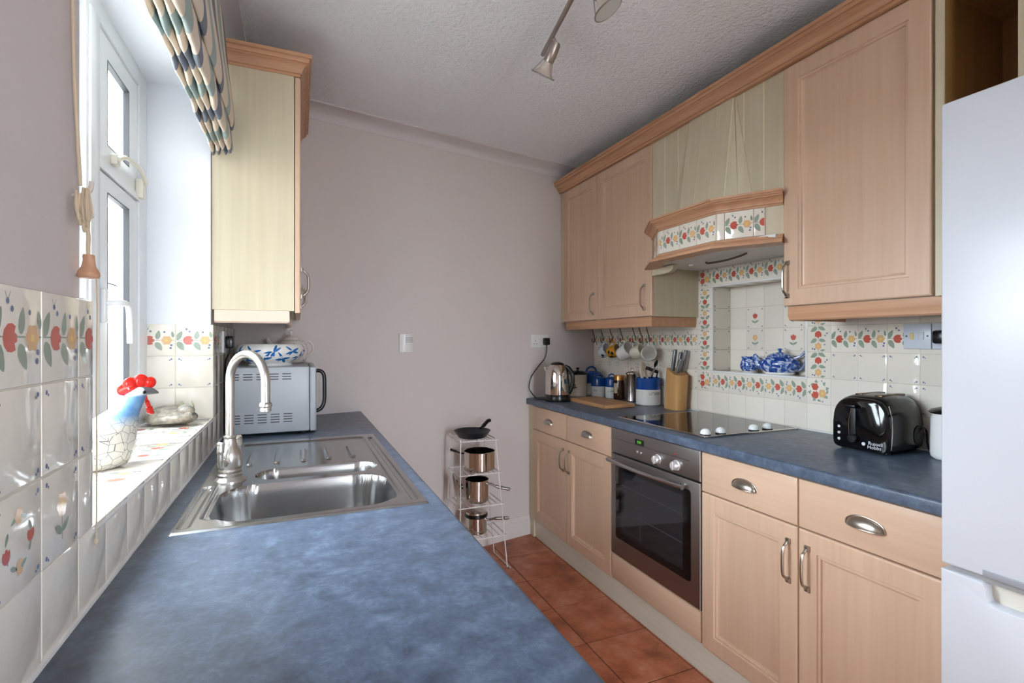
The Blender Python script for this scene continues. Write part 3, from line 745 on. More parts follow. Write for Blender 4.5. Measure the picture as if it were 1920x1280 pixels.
mb = MB(); mb.prism(mp_ + [(XR - .02, 1.368), (XR - .02, 2.132)], lambda a, b, d_: Vector((a, b, d_)), 1.700, 1.812); part(mb, 'mantel_box', CREAM, h)
part(MB().sweep(mp_, [(-.03, 1.812), (.006, 1.812), (.006, 1.820), (.012, 1.8205), (.013, 1.826), (.018, 1.835), (.028, 1.843), (.034, 1.8445), (.034, 1.849), (.040, 1.8495), (.043, 1.853), (.043, 1.857), (.049, 1.8575), (.050, 1.866), (-.03, 1.866)], -1), 'mantel_shelf', CORN, h, ang=.12)
part(MB().prism([(1.708, 2.13), (1.58, 1.925), (1.58, 1.575), (1.708, 1.37)], lambda a, b, d_: Vector((a, b, d_)), 1.812, 1.858), 'mantel_top', CREAM, h)
part(MB().sweep(mp_, [(-.03, 1.702), (.006, 1.702), (.006, 1.697), (.012, 1.6965), (.013, 1.692), (.020, 1.686), (.032, 1.682), (.034, 1.678), (.040, 1.6775), (.042, 1.673), (.048, 1.6725), (.049, 1.664), (-.03, 1.664)], -1), 'lower_moulding', CORN, h, ang=.12)
part(MB().prism([(1.68, 2.12), (1.60, 1.92), (1.60, 1.58), (1.68, 1.38), (XR - .02, 1.38), (XR - .02, 2.12)], lambda a, b, d_: Vector((a, b, d_)), 1.672, 1.701), 'underside', mat('hood_underside', lin(214, 212, 208), .35), h)
def htile(o_, ax, kind, **q):
    t_ = tile(h, (0, 0, 0), ax, UP, kind, .1075, .1095, **q)
    ax = Vector(ax).normalized(); az = ax.cross(Vector(UP))
    M = Matrix((ax, Vector(UP), az)).transposed().to_4x4(); M.translation = Vector(o_) - ORG[h.name]; t_.matrix_local = M
for i in range(4):
    htile((1.578, 1.573 + .1075 * (i + 1), 1.7022), (0, -1, 0), 'border', u0=0 if i < 3 else .72)
rd = Vector((.13, -.205, 0)).normalized(); p0 = Vector((1.578, 1.573, 1.7022))
htile(p0 - rd * .076 + rd * .0, rd, 'plain', u0=.72); htile(p0 + rd * .0315, rd, 'border'); htile(p0 + rd * .139, rd, 'border', u1=.38)
ld = Vector((-.13, -.205, 0)).normalized(); q0 = Vector((1.708, 2.132, 1.7022))
for i in range(2): htile(q0 + ld * (.02 + .1075 * i), ld, 'border')
part(MB().prism([(2.135, 1.668), (1.972, 1.668), (1.976, 1.650), (1.99, 1.640), (2.015, 1.634), (2.135, 1.632)], lambda a, b, d_: Vector((d_, a, b)), 1.70, 1.725), 'corbel', CREAM, h)
part(MB().tube(spline([(1.80, 1.86, 1.668), (1.79, 1.83, 1.660), (1.775, 1.72, 1.656), (1.77, 1.63, 1.662), (1.775, 1.60, 1.670)]), .005, 8), 'filter_handle', mat('dark_bronze', lin(70, 60, 50), .4), h)
part(MB().lathe([(.001, 1.664), (.010, 1.664), (.012, 1.668), (.012, 1.674)], (1.80, 1.96, 0), 16), 'lamp', WHITEP, h)

# ------------------------------------------------------------------ oven and hob
ov = thing('built_in_oven', 'stainless steel built-in oven with black glass door', 'oven', (1.7, 1.804, .25))
part(MB().box(FX + .02, 1.99, 1.5045, 2.1035, .252, .868), 'body', BLACKM, ov)
fo = lambda y, z, n_: Vector((1.424 - n_, y, z))
fa = part(slab(fo, 1.5045, 2.1035, .7475, .8685, .025), 'control_panel', OVENST, ov)
ins = MB().loft([[fo(y, z, n_) for y, z in ((1.556, .818), (2.066, .819), (2.066, .8175), (1.556, .8165))] for n_ in (-.001, .0004)])
part(ins, 'seam', BLACKM, fa)
part(MB().loft([[fo(a, b, n_) for a, b in rect(1.846, 1.908, .820, .845, 0)] for n_ in (-.001, .0015)]), 'display', BLACKG, fa)
GRN = mat('green_digits', lin(60, 120, 30), .4, emit=(lin(90, 190, 40), .55))
part(text_mb('0:00', .017, lambda x, y: fo(1.877 - x, .8325 + y, .0018)), 'clock_digits', GRN, fa)
for y in (1.890, 1.864): part(MB().lathe([(.007, 0), (.007, .004), (.004, .006), (.0001, .0065)], (1.424, y, .786), 16, M=Matrix.Rotation(-PI / 2, 4, 'Y')), 'button', SATIN, fa)
for y in (1.748, 1.633):
    k = MB(); k.lathe([(.022, 0), (.022, .004), (.019, .006), (.018, .02), (.015, .024), (.0001, .025)], (1.424, y, .784), 24, M=Matrix.Rotation(-PI / 2, 4, 'Y'))
    k.box(1.398, 1.402, y - .003, y + .003, .766, .802, bev=.001)
    part(k, 'knob', mat('silver_knob', lin(226, 224, 224), .3, .6) if y > 1.7 else bpy.data.materials['silver_knob'], fa)
part(MB().lathe([(.0035, 0), (.0035, .002), (.0001, .003)], (1.424, 1.639, .829), 12, M=Matrix.Rotation(-PI / 2, 4, 'Y')), 'indicator_light', mat('red_led', lin(190, 60, 60), .3), fa)
dr = part(slab(fo, 1.5045, 2.1035, .252, .7425, .025), 'oven_door', OVENST, ov)
def rrect(y0, y1, z0, z1, r, n=6):
    out = []
    for (cy_, cz_, a) in ((y1 - r, z1 - r, 0), (y0 + r, z1 - r, PI / 2), (y0 + r, z0 + r, PI), (y1 - r, z0 + r, 3 * PI / 2)):
        for k in range(n + 1): t = a + PI / 2 * k / n; out.append((cy_ + r * math.cos(t), cz_ + r * math.sin(t)))
    return out
part(MB().loft([[fo(a, b, n_) for a, b in rrect(1.552, 2.061, .341, .703, .014)] for n_ in (-.001, .0012)]), 'door_glass', BLACKG, dr)
part(MB().loft([[fo(a, b, n_) for a, b in rrect(1.597, 2.016, .372, .672, .004)] for n_ in (.001, .0014)]), 'inner_window', mat('reflection_grey_glass', lin(34, 35, 38), .05), dr)  # inner window area; its lighter grey paints a reflection into the opaque glass
for z in (.60, .485): part(MB().tube([fo(1.60, z - .004, .0016), fo(2.012, z + .004, .0016)], .0011, 6), 'shelf_rail', mat('dim_chrome', lin(70, 70, 72), .3) if z == .60 else bpy.data.materials['dim_chrome'], dr)
hb = MB(); pts = [fo(2.088 - .522 * i / 16, .715, .030 + .012 * math.sin(PI * i / 16)) for i in range(17)]
hb.tube(pts, .0105, 14); hb.cyl(fo(2.06, .715, 0), fo(2.06, .715, .032), .008, 12); hb.cyl(fo(1.594, .715, 0), fo(1.594, .715, .032), .008, 12)
part(hb, 'oven_handle', STEEL, dr)

hob = thing('ceramic_hob', 'black glass ceramic hob with four white domed knobs', 'hob', (1.73, 1.81, .91))
part(MB().box(1.474, 1.984, 1.530, 2.094, .9095, .9165), 'glass', mat('hob_glass', lin(30, 27, 26), .04), hob)
tr = MB()
for (a, b, c_, d) in ((1.466, 1.475, 1.522, 2.102), (1.983, 1.992, 1.522, 2.102), (1.475, 1.983, 1.522, 1.531), (1.475, 1.983, 2.093, 2.102)): tr.box(a, b, c_, d, .9095, .9175, bev=.0018)
part(tr, 'trim', STEELP, hob)
for x, y in ((1.503, 1.556), (1.583, 1.556), (1.766, 1.556), (1.846, 1.556)):
    k = part(MB().lathe([(.021, .9205), (.0208, .926), (.018, .934), (.012, .9395), (.005, .9415), (.0001, .942)], (x, y, 0), 24), 'knob', mat('white_knob', lin(232, 236, 236), .15) if x == 1.503 else bpy.data.materials['white_knob'], hob)
    part(MB().lathe([(.0205, .9163), (.0205, .9207)], (x, y, 0), 24), 'knob_base', BLACKM, k)

# ------------------------------------------------------------------ fridge freezer
fz = thing('fridge_freezer', 'tall white fridge freezer with recessed grip between its doors', 'fridge', (1.68, .38, 0))
part(MB().box(1.405, XR - .02, .082, .68, .0, 1.832, bev=.004), 'body', FRIDGE, fz)
part(MB().box(1.36, 1.403, .080, .682, .783, 1.834, bev=.006, seg=3), 'upper_door', FRIDGE, fz)
notch = [(.682, .05), (.682, .770), (.612, .770)] + [(.612 - .009 * (1 - math.cos(t)), .770 - .009 * math.sin(t) * 0) for t in ()] + [(.606, .768), (.603, .762), (.602, .738), (.598, .729), (.590, .725), (.172, .725), (.164, .729), (.160, .738), (.159, .762), (.156, .768), (.150, .770), (.080, .770), (.080, .05)]
ld_ = part(MB().loft([[Vector((x, a + (.38 - a) * k, b + (.4 - b) * k)) for a, b in notch] for x, k in ((1.403, 0), (1.363, 0), (1.3605, .006), (1.36, .012))]), 'lower_door', FRIDGE, fz)
part(MB().box(1.392, 1.404, .158, .604, .722, .770), 'grip_recess', mat('ivory_recess', lin(222, 216, 204), .4), ld_)
part(MB().box(1.357, 1.3605, .16, .604, .785, .799, bev=.0015), 'grip_strip', mat('grey_grip', lin(160, 163, 170), .35), fz)
part(MB().box(1.372, 1.405, .10, .66, .769, .785), 'door_gap', mat('grey_seal', lin(150, 150, 150), .6), fz)

# ------------------------------------------------------------------ wall unit by the window
cu_ = thing('wall_cabinet', 'pale cream sided wall cabinet hung beside the window blind', 'cabinet', (-.13, 2.43, 1.405))
LX = -.014
part(MB().loft([[Vector((x, 2.074, z)) for x, z in ((XL + .0015, 1.405), (LX, 1.405), (LX, 2.30), (XL + .0015, 2.30))], [Vector((x, yb(x) - .002, z)) for x, z in ((XL + .0015, 1.405), (LX, 1.405), (LX, 2.30), (XL + .0015, 2.30))]]), 'body', CREAM, cu_)
fw = lambda y, z, n_: Vector((LX + .023 + n_, y, z))
d = make_door(cu_, fw, 2.073, 2.425, 1.398, 2.287); pull(d, fw, 2.105, 1.463, 1.567)
d = make_door(cu_, fw, 2.428, 2.783, 1.398, 2.287); pull(d, fw, 2.75, 1.463, 1.567)
pl2 = [(0, 1.358), (.010, 1.358), (.016, 1.364), (.016, 1.404), (0, 1.404)]
part(MB().sweep([(XL + .009, 2.088), (-.046, 2.088), (-.046, 2.775)], pl2, -1), 'pelmet', mat('pink_beech', lin(226, 200, 182), .4), cu_)
lc = [(-.02, 2.29), (.004, 2.29), (.004, 2.300), (.009, 2.3005), (.010, 2.308), (.014, 2.318), (.022, 2.327), (.027, 2.329), (.027, 2.335), (.033, 2.3355), (.035, 2.343), (.035, 2.349), (.043, 2.3495), (.044, 2.362), (-.02, 2.362)]
part(MB().sweep([(XL + .002, 2.074), (.004, 2.074), (.004, 2.785)], lc, -1), 'cornice', CORNX, cu_, ang=.12)
# ------------------------------------------------------------------ sink and tap
def sdrr(x, y, cx_, cy_, hx, hy, r):
    qx = abs(x - cx_) - hx + r; qy = abs(y - cy_) - hy + r
    return math.hypot(max(qx, 0), max(qy, 0)) + min(max(qx, qy), 0) - r
def seg_d(x, y, x0, y0, x1, y1):
    dx, dy = x1 - x0, y1 - y0; t = max(0, min(1, ((x - x0) * dx + (y - y0) * dy) / (dx * dx + dy * dy)))
    return math.hypot(x - x0 - t * dx, y - y0 - t * dy)
PX0, PX1, PY0, PY1 = -.236, .284, 1.166, 2.122
def sink_h(x, y):
    z = .9142
    e = sdrr(x, y, (PX0 + PX1) / 2, (PY0 + PY1) / 2, (PX1 - PX0) / 2, (PY1 - PY0) / 2, .006)
    z -= .0040 * (1 - sm(0, .005, -e))
    z -= .0045 * sm(.0, .006, -sdrr(x, y, .022, 1.650, .215, .425, .03))      # pressed-in deck
    d = sdrr(x, y, .024, 1.347, .202, .153, .085); z -= .165 * (1 - (1 - min(1, max(0, -d / .055))) ** 3.6)
    d = sdrr(x, y, .056, 1.602, .167, .062, .060); z -= .095 * (1 - (1 - min(1, max(0, -d / .045))) ** 3.4)
    for gx in (-.138, -.061, .016, .093, .168): z += .0055 * (1 - sm(.006, .0105, seg_d(x, y, gx, 1.745, gx, 1.905)))
    z -= .005 * (1 - sm(.005, .010, seg_d(x, y, .2585, 1.205, .2585, 2.04)))
    z -= .005 * (1 - sm(.007, .012, seg_d(x, y, -.2145, 1.20, -.2145, 1.50)))
    return z
sk_ = thing('inset_sink', 'stainless steel inset sink with half bowl and ridged drainer', 'sink', (.024, 1.645, .91))
NXg, NYg = 200, 350
part(MB().grid(NXg, NYg, lambda u, v: Vector((PX0 + (PX1 - PX0) * u, PY0 + (PY1 - PY0) * v, sink_h(PX0 + (PX1 - PX0) * u, PY0 + (PY1 - PY0) * v)))), 'sink_top', STEEL, sk_, ang=1.2)
for x, y, z in ((.024, 1.36, .7475), (.056, 1.602, .8175)):
    w_ = MB(); w_.lathe([(.038, 0), (.040, .003), (.034, .004), (.030, .001), (.0001, .001)], (x, y, z), 28)
    part(w_, 'waste_outlet', STEELP, sk_)
tap = thing('mixer_tap', 'satin nickel swan neck mixer tap standing on the sink', 'tap', (-.172, 1.575, .9135))
TX, TY = -.172, 1.575
part(MB().lathe([(.040, .909), (.040, .913), (.034, .918), (.030, .922), (.031, .928), (.027, .932), (.029, .938), (.027, .943), (.030, .950), (.031, .975), (.028, .990), (.020, 1.002), (.0165, 1.012), (.0145, 1.024), (.016, 1.027), (.016, 1.031), (.012, 1.033), (.0001, 1.034)], (TX, TY, 0), 28), 'tap_body', SATIN, tap)
e_ = Vector((-.078, 1.462, 0)) - Vector((TX, TY, 0)); e_.z = 0; rr_ = e_.length / 2; e_.normalize()
pts = [Vector((TX, TY, 1.02)), Vector((TX, TY, 1.10)), Vector((TX, TY, 1.18))] + arc(Vector((TX, TY, 1.183)) + e_ * rr_, -e_, (0, 0, 1), rr_, 0, PI * 1.0, 20)[1:] + [Vector((TX, TY, 0)) + e_ * 2 * rr_ + Vector((0, 0, 1.13))]
part(MB().tube(pts, [.0112] * len(pts), 18), 'spout', SATIN, tap)
pe = Vector((TX, TY, 0)) + e_ * 2 * rr_
part(MB().lathe([(.0105, 1.106), (.0135, 1.108), (.0130, 1.118), (.0155, 1.121), (.0155, 1.127), (.0118, 1.132)], (pe.x, pe.y, 0), 24), 'nozzle', SATIN, tap)
for s_ in (1, -1):
    dv = Vector((-.35, -.94, 0)) * s_; b0 = Vector((TX, TY, .963)) + dv * .028; b1 = b0 + dv * .017
    m = MB(); m.cyl(b0, b1, .011, 16); m.tube(spline([b1 + Vector((0, 0, -.008)), b1 + Vector((0, 0, .008)) + dv * .003, b1 + Vector((0, 0, .030)) + dv * .004, b1 + Vector((0, 0, .052)) + dv * .002, b1 + Vector((0, 0, .060))]), [.006] * 9 + [.0075] * 8 + [.0095] * 8 + [.010] * 4 + [.008] * 3 + [.003], 14)
    part(m, 'lever', SATIN, tap)

# ------------------------------------------------------------------ microwave, bowl, teapot
mw = thing('microwave', 'silver grey microwave oven on the sink worktop', 'microwave', (-.1, 2.48, .91))
part(MB().box(-.258, .043, 2.245, 2.715, .922, 1.187, bev=.005, seg=3), 'body', GREYAP, mw)
part(MB().box(.0445, .070, 2.243, 2.717, .920, 1.185, bev=.007, seg=3), 'door', GREYAP, mw)
for x in (-.22, .02):
    for y in (2.28, 2.68): part(MB().lathe([(.013, .9095), (.015, .924)], (x, y, 0), 14), 'foot', BLACKM, mw)
part(MB().tube(spline([(.066, 2.275, 1.168), (.088, 2.275, 1.165), (.101, 2.275, 1.145), (.103, 2.275, 1.09), (.101, 2.275, 1.035), (.088, 2.275, 1.008), (.066, 2.275, .998)]), .008, 12), 'door_handle', BLACK, mw)
part(MB().box(.0695, .0708, 2.31, 2.58, .955, 1.150, bev=.0005, seg=1), 'door_window', BLACKG, mw)
part(MB().box(.0695, .0712, 2.60, 2.70, .940, 1.165, bev=.0005, seg=1), 'control_panel', BLACK, mw)
for z in (1.10, 1.0): part(MB().lathe([(.022, 0), (.021, .012), (.0001, .013)], (.0708, 2.65, z), 24, M=Matrix.Rotation(PI / 2, 4, 'Y')), 'dial', SATIN, mw)
SLOT = mat('vent_shadow', lin(58, 60, 64), .6)
for row, (zt, nl) in enumerate(((1.157, 3), (.995, 4))):
    for g in range(5):
        v = MB(); x0 = -.243 + g * .047 - (.004 if row == 0 else 0)
        for k in range(nl): v.box(x0, x0 + .033, 2.2438, 2.2462, zt - k * .0105, zt - k * .0105 + .0035, bev=.0008, seg=1)
        part(v, 'vent_slots', SLOT, mw)
BX, BY, BZ = -.108, 2.405, 1.1868
bp_ = [(.085, 0), (.088, .004), (.080, .010), (.104, .022), (.126, .040), (.1345, .060), (.133, .076), (.126, .090), (.123, .092), (.120, .090), (.125, .074), (.125, .058), (.116, .040), (.09, .022), (.0001, .016)]
bo = thing('bowl', 'white china bowl painted with blue dragonflies on the microwave', 'bowl', (BX, BY, BZ))
part(MB().lathe(bp_, (0, 0, 0), 48), 'body', WHITEG, bo, local=True, ang=.9)
def bowl_r(z):
    P = bp_[2:8]
    for (r0, z0), (r1, z1) in zip(P[:-1], P[1:]):
        if z0 <= z <= z1: return r0 + (r1 - r0) * (z - z0) / (z1 - z0)
    return P[-1][0]
DB = mat('dragonfly_blue', lin(30, 105, 175), .12)
def leafp(cx, cy, Ln, W, ang): return leaf(cx, cy, Ln, W, ang)[1]
flies = [(-150, .058, 20), (-118, .062, -25), (-84, .062, 30), (-50, .064, -15), (-100, .034, 8), (-66, .033, -30), (-30, .038, 25), (-140, .030, -10), (-5, .060, 10), (30, .055, 40), (70, .05, 0), (110, .06, 30), (150, .05, -20)]
for (ad, zc, ro) in flies:
    a0 = math.radians(ad); dm = MB()
    for (cx_, cy_, Ln, W, an) in ((0, -.006, .034, .007, 62), (.017, .010, .034, .009, 38), (.018, -.002, .034, .009, 4), (-.018, .006, .032, .008, 160), (-.012, -.012, .030, .009, 215)):
        a = math.radians(ro); p = []
        for (x, y) in leafp(cx_, cy_, Ln, W, an):
            X_, Y_ = x * math.cos(a) - y * math.sin(a), x * math.sin(a) + y * math.cos(a)
            z = min(.0875, max(.014, zc + Y_)); r = bowl_r(z) + .0007; p.append(Vector((r * math.cos(a0 + X_ / .13), r * math.sin(a0 + X_ / .13), z)))
        c0 = sum(p, Vector()) / len(p); rz = bowl_r(min(.0875, max(.014, c0.z))) + .0009; hh = math.hypot(c0.x, c0.y); c0 = Vector((c0.x * rz / hh, c0.y * rz / hh, c0.z))
        dm.add(p + [c0], [(i, (i + 1) % len(p), len(p)) for i in range(len(p))])
    part(dm, 'painted_dragonfly', DB, bo, local=True)
def pot(root, prof, lidprof, spout, handle, mb_, ml, mspr, n=36):
    b = part(MB().lathe(prof, n=n), 'body', mb_, root, local=True, ang=.9)
    l_ = part(MB().lathe(lidprof, n=n), 'lid', ml, root, local=True, ang=.9)
    sp = spline(spout[0], 6); k = len(sp); r0, r1 = spout[1]
    part(MB().tube(sp, [r0 + (r1 - r0) * i / (k - 1) for i in range(k)], 14), 'spout', mspr, root, local=True)
    part(MB().tube(spline(handle[0], 8), handle[1], 12), 'handle', mspr, root, local=True)
    return b
def speckle(name, base, dotc, scale, thr):
    m, t, b = nt(name); N = t.nodes.new; L = t.links.new
    tc = N('ShaderNodeTexCoord'); v = N('ShaderNodeTexVoronoi'); v.inputs['Scale'].default_value = scale; L(tc.outputs['Object'], v.inputs['Vector'])
    lt = N('ShaderNodeMath'); lt.operation = 'LESS_THAN'; lt.inputs[1].default_value = thr; L(v.outputs['Distance'], lt.inputs[0])
    x = N('ShaderNodeMix'); x.data_type = 'RGBA'; x.inputs[6].default_value = base; x.inputs[7].default_value = dotc; L(lt.outputs[0], x.inputs[0]); L(x.outputs[2], b.inputs['Base Color'])
    setp(b, Roughness=.14); return m
SPK = speckle('dotted_pottery', lin(222, 214, 208), lin(90, 70, 66), 38, .13)
tp = thing('teapot', 'cream teapot with small dark dots behind the dragonfly bowl', 'teapot', (-.030, 2.628, 1.1868), rotz=-.35)
pot(tp, [(.045, 0), (.060, .006), (.072, .035), (.074, .060), (.066, .088), (.048, .106), (.034, .112)], [(.037, .111), (.034, .118), (.020, .128), (.008, .132), (.006, .138), (.012, .146), (.010, .154), (.0001, .158)],
    ([(-.060, 0, .045), (-.085, 0, .062), (-.098, 0, .092), (-.112, 0, .118)], (.020, .009)), ([(.055, 0, .098), (.085, 0, .102), (.102, 0, .080), (.098, 0, .050), (.070, 0, .032)], .0065), SPK, SPK, SPK)

# ------------------------------------------------------------------ rooster and cat on the sill
def crackle():
    m, t, b = nt('crackle_glaze'); N = t.nodes.new; L = t.links.new
    tc = N('ShaderNodeTexCoord'); sp = N('ShaderNodeSeparateXYZ'); L(tc.outputs['Object'], sp.inputs[0])
    v = N('ShaderNodeTexVoronoi'); v.feature = 'DISTANCE_TO_EDGE'; v.inputs['Scale'].default_value = 52; L(tc.outputs['Object'], v.inputs['Vector'])
    mr = N('ShaderNodeMapRange'); mr.inputs[1].default_value = .008; mr.inputs[2].default_value = .036; L(v.outputs['Distance'], mr.inputs[0])
    x = N('ShaderNodeMix'); x.data_type = 'RGBA'; x.inputs[6].default_value = lin(104, 104, 102); x.inputs[7].default_value = lin(206, 202, 192); L(mr.outputs[0], x.inputs[0])
    z = N('ShaderNodeMapRange'); z.inputs[1].default_value = .088; z.inputs[2].default_value = .112; L(sp.outputs[2], z.inputs[0])
    n_ = N('ShaderNodeTexNoise'); n_.inputs['Scale'].default_value = 60; L(tc.outputs['Object'], n_.inputs['Vector'])
    bl = N('ShaderNodeMix'); bl.data_type = 'RGBA'; bl.inputs[6].default_value = lin(58, 118, 172); bl.inputs[7].default_value = lin(128, 160, 190); L(n_.outputs[0], bl.inputs[0])
    y = N('ShaderNodeMix'); y.data_type = 'RGBA'; L(z.outputs[0], y.inputs[0]); L(x.outputs[2], y.inputs[6]); L(bl.outputs[2], y.inputs[7])
    w2 = N('ShaderNodeMapRange'); w2.inputs[1].default_value = .150; w2.inputs[2].default_value = .156; L(sp.outputs[2], w2.inputs[0])
    q = N('ShaderNodeMix'); q.data_type = 'RGBA'; L(w2.outputs[0], q.inputs[0]); L(y.outputs[2], q.inputs[6]); q.inputs[7].default_value = lin(214, 218, 220)
    L(q.outputs[2], b.inputs['Base Color']); setp(b, Roughness=.18); return m
ra = math.radians(35)
ro_ = thing('ceramic_rooster', 'crackle glazed rooster with blue neck and red comb on the sill', 'figurine', (-.383, 1.365, 1.0153), rotz=ra)
lv = [(0, -.022, .040, .034), (.006, -.022, .056, .042), (.020, -.022, .066, .050), (.040, -.022, .070, .054), (.060, -.018, .068, .054), (.078, -.010, .062, .050), (.094, .002, .052, .043), (.108, .015, .041, .036), (.122, .028, .032, .029), (.136, .040, .026, .024), (.150, .048, .0225, .020), (.160, .053, .019, .017), (.168, .056, .013, .012), (.172, .057, .004, .004)]
rg = [[Vector((cx_ + a * math.cos(t), b * math.sin(t), z)) for t in [2 * PI * k / 32 for k in range(32)]] for z, cx_, a, b in lv]
part(MB().loft(rg), 'body', crackle(), ro_, local=True, ang=1.2)
REDG = mat('red_glaze', lin(214, 40, 30), .12)
cm = MB()
for (x, z, r, k) in ((.028, .166, .013, -.5), (.040, .178, .016, -.2), (.060, .184, .016, .2), (.078, .180, .013, .5)):
    cm.ell((x, .004 * math.sin(x * 300), z), (r, .006, r * 1.0), 16, 10)
cm.tube(spline([(.022, .004, .160), (.040, -.003, .170), (.058, .004, .174), (.076, -.002, .174), (.086, .003, .180)]), .008, 10)
part(cm, 'comb', REDG, ro_, local=True)
wt_ = MB(); wt_.tube(spline([(.070, 0, .150), (.073, 0, .138), (.077, 0, .124), (.080, 0, .112), (.078, 0, .106)]), [.004] * 9 + [.006] * 8 + [.009] * 8 + [.0115] * 4 + [.008] * 3 + [.002], 14, sy=.7)
part(wt_, 'wattle', REDG, ro_, local=True)
part(MB().tube([(.062, 0, .160), (.072, 0, .162), (.086, 0, .158), (.097, 0, .154)], [.013, .011, .007, .002], 14), 'beak', mat('grey_beak', lin(110, 112, 116), .3), ro_, local=True)
for s_ in (1, -1): part(MB().ell((.062, s_ * .0165, .159), (.004, .002, .004), 10, 8), 'eye', BLACKG, ro_, local=True)
wg = MB().grid(14, 8, lambda u, v: Vector((-.075 + .085 * u, -.0515 * math.sqrt(max(.05, 1 - ((-.053 + .085 * u) / .074) ** 2)) - .0035, .030 + .050 * v * (1 - .5 * (1 - u)))))
part(wg, 'wing', crackle(), ro_, local=True)
STONE = mat('mottled_stoneware', lin(164, 154, 138), .45, var=(60, lin(122, 116, 108), .42, .6), bump=(90, .0012))
ct = thing('cat_figurine', 'mottled grey sleeping cat figurine curled on the window sill', 'figurine', (-.384, 1.972, 1.0153), rotz=-.42)
cb = MB(); cb.ell((0, 0, .026), (.082, .050, .0265), 32, 16); cb.ell((-.018, .004, .040), (.052, .038, .022), 28, 14)
cb.tube(spline([(-.066, -.022, .020), (-.030, -.046, .020), (.020, -.048, .024), (.055, -.036, .028), (.076, -.014, .034)]), [.010] * 8 + [.013] * 8 + [.014] * 8 + [.013] * 8 + [.008], 14)
part(cb, 'body', STONE, ct, local=True, ang=1.2)
hd_ = part(MB().ell((.050, -.006, .048), (.028, .022, .020), 24, 14), 'head', STONE, ct, local=True, ang=1.2)
for x in (.034, .066):
    part(MB().lathe([(.0115, 0), (.009, .008), (.004, .018), (.0001, .022)], (x, -.002, .058), 14, sy=.45), 'ear', mat('olive_ear', lin(120, 122, 98), .5) if x < .05 else bpy.data.materials['olive_ear'], hd_, local=True)

# ------------------------------------------------------------------ roman blind and its cord
def blind_mat():
    m, t, b = nt('striped_blind_fabric'); N = t.nodes.new; L = t.links.new
    uv = N('ShaderNodeUVMap'); sp = N('ShaderNodeSeparateXYZ'); L(uv.outputs[0], sp.inputs[0])
    def ma(op, a, b_=None, c_=None):
        n_ = N('ShaderNodeMath'); n_.operation = op
        for i, q in enumerate((a, b_, c_)):
            if q is None: continue
            if isinstance(q, (int, float)): n_.inputs[i].default_value = q
            else: L(q, n_.inputs[i])
        return n_.outputs[0]
    p = ma('DIVIDE', ma('SUBTRACT', sp.outputs[0], 1.172), .155)
    p = ma('ADD', p, ma('MULTIPLY', ma('SINE', ma('MULTIPLY', sp.outputs[1], 9.)), .04))
    fr_ = ma('FRACT', p); par = ma('FRACT', ma('MULTIPLY', ma('FLOOR', p), .5))
    d = ma('ABSOLUTE', ma('SUBTRACT', fr_, .5))
    inside = ma('LESS_THAN', d, ma('ADD', .24, ma('MULTIPLY', ma('SINE', ma('MULTIPLY', sp.outputs[1], 14.)), .07)))
    c1 = N('ShaderNodeMix'); c1.data_type = 'RGBA'; c1.inputs[6].default_value = lin(168, 184, 180); c1.inputs[7].default_value = lin(128, 136, 148); L(ma('GREATER_THAN', par, .25), c1.inputs[0])
    c2 = N('ShaderNodeMix'); c2.data_type = 'RGBA'; c2.inputs[6].default_value = lin(232, 218, 200); L(inside, c2.inputs[0]); L(c1.outputs[2], c2.inputs[7])
    L(c2.outputs[2], b.inputs['Base Color']); setp(b, Roughness=.85)
    return m
bl_ = thing('roman_blind', 'cream roman blind with slate and sage stripes gathered above the window', 'blind', (-.25, 1.48, 1.93))
prof = [(-.243, 2.43), (-.236, 2.36), (-.226, 2.25), (-.212, 2.14), (-.206, 2.07), (-.211, 2.040), (-.220, 2.046), (-.226, 2.075), (-.229, 2.13), (-.228, 2.15), (-.224, 2.13), (-.217, 2.03)]
prof += [(-.212, 1.985), (-.215, 1.962), (-.222, 1.957), (-.2275, 1.968), (-.2295, 2.02), (-.231, 2.05), (-.2325, 2.02), (-.231, 1.972), (-.236, 1.952), (-.242, 1.953), (-.2455, 1.968), (-.247, 2.02), (-.2485, 2.05), (-.250, 2.02), (-.2485, 1.968), (-.253, 1.948), (-.259, 1.949), (-.2615, 1.965), (-.263, 2.02), (-.2645, 2.045), (-.266, 2.02), (-.265, 1.962), (-.268, 1.945), (-.273, 1.945), (-.276, 1.962), (-.277, 2.02), (-.278, 2.10)]
pp = spline([(a, 0, b) for a, b in prof], 5)
acc = [0.]
for a, b in zip(pp[:-1], pp[1:]): acc.append(acc[-1] + (b - a).length)
NY_ = 40; ys = [.89 + (2.029 - .89) * i / NY_ for i in range(NY_ + 1)]
mb = MB(); UVs = []
for i, y in enumerate(ys):
    for k, p in enumerate(pp):
        wv = .0022 * math.sin(y * 23 + k * .05) + .0015 * math.sin(y * 51 + k * .11); fall = .006 * math.sin(y * 5.1)
        low = sm(2.3, 1.95, p.z)
        mb.v.append((p.x + wv * low * (1 if p.x < -.2 else .4), y, p.z + fall * low * .6)); UVs.append((y, acc[k]))
n = len(pp)
for i in range(NY_):
    for k in range(n - 1): mb.f.append((i * n + k, (i + 1) * n + k, (i + 1) * n + k + 1, i * n + k + 1)); mb.m.append(0)
fb = part(mb, 'fabric', blind_mat(), bl_, ang=2.5)
me = fb.data; ul = me.uv_layers.new(name='UVMap')
for lp in me.loops: ul.data[lp.index].uv = UVs[lp.vertex_index]
so = fb.modifiers.new('thickness', 'SOLIDIFY'); so.thickness = .0012
part(MB().box(-.284, -.244, .89, 2.029, 2.40, 2.435, bev=.003), 'headrail', WHITEP, bl_)
CORD = mat('cotton_cord', lin(206, 186, 160), .8)
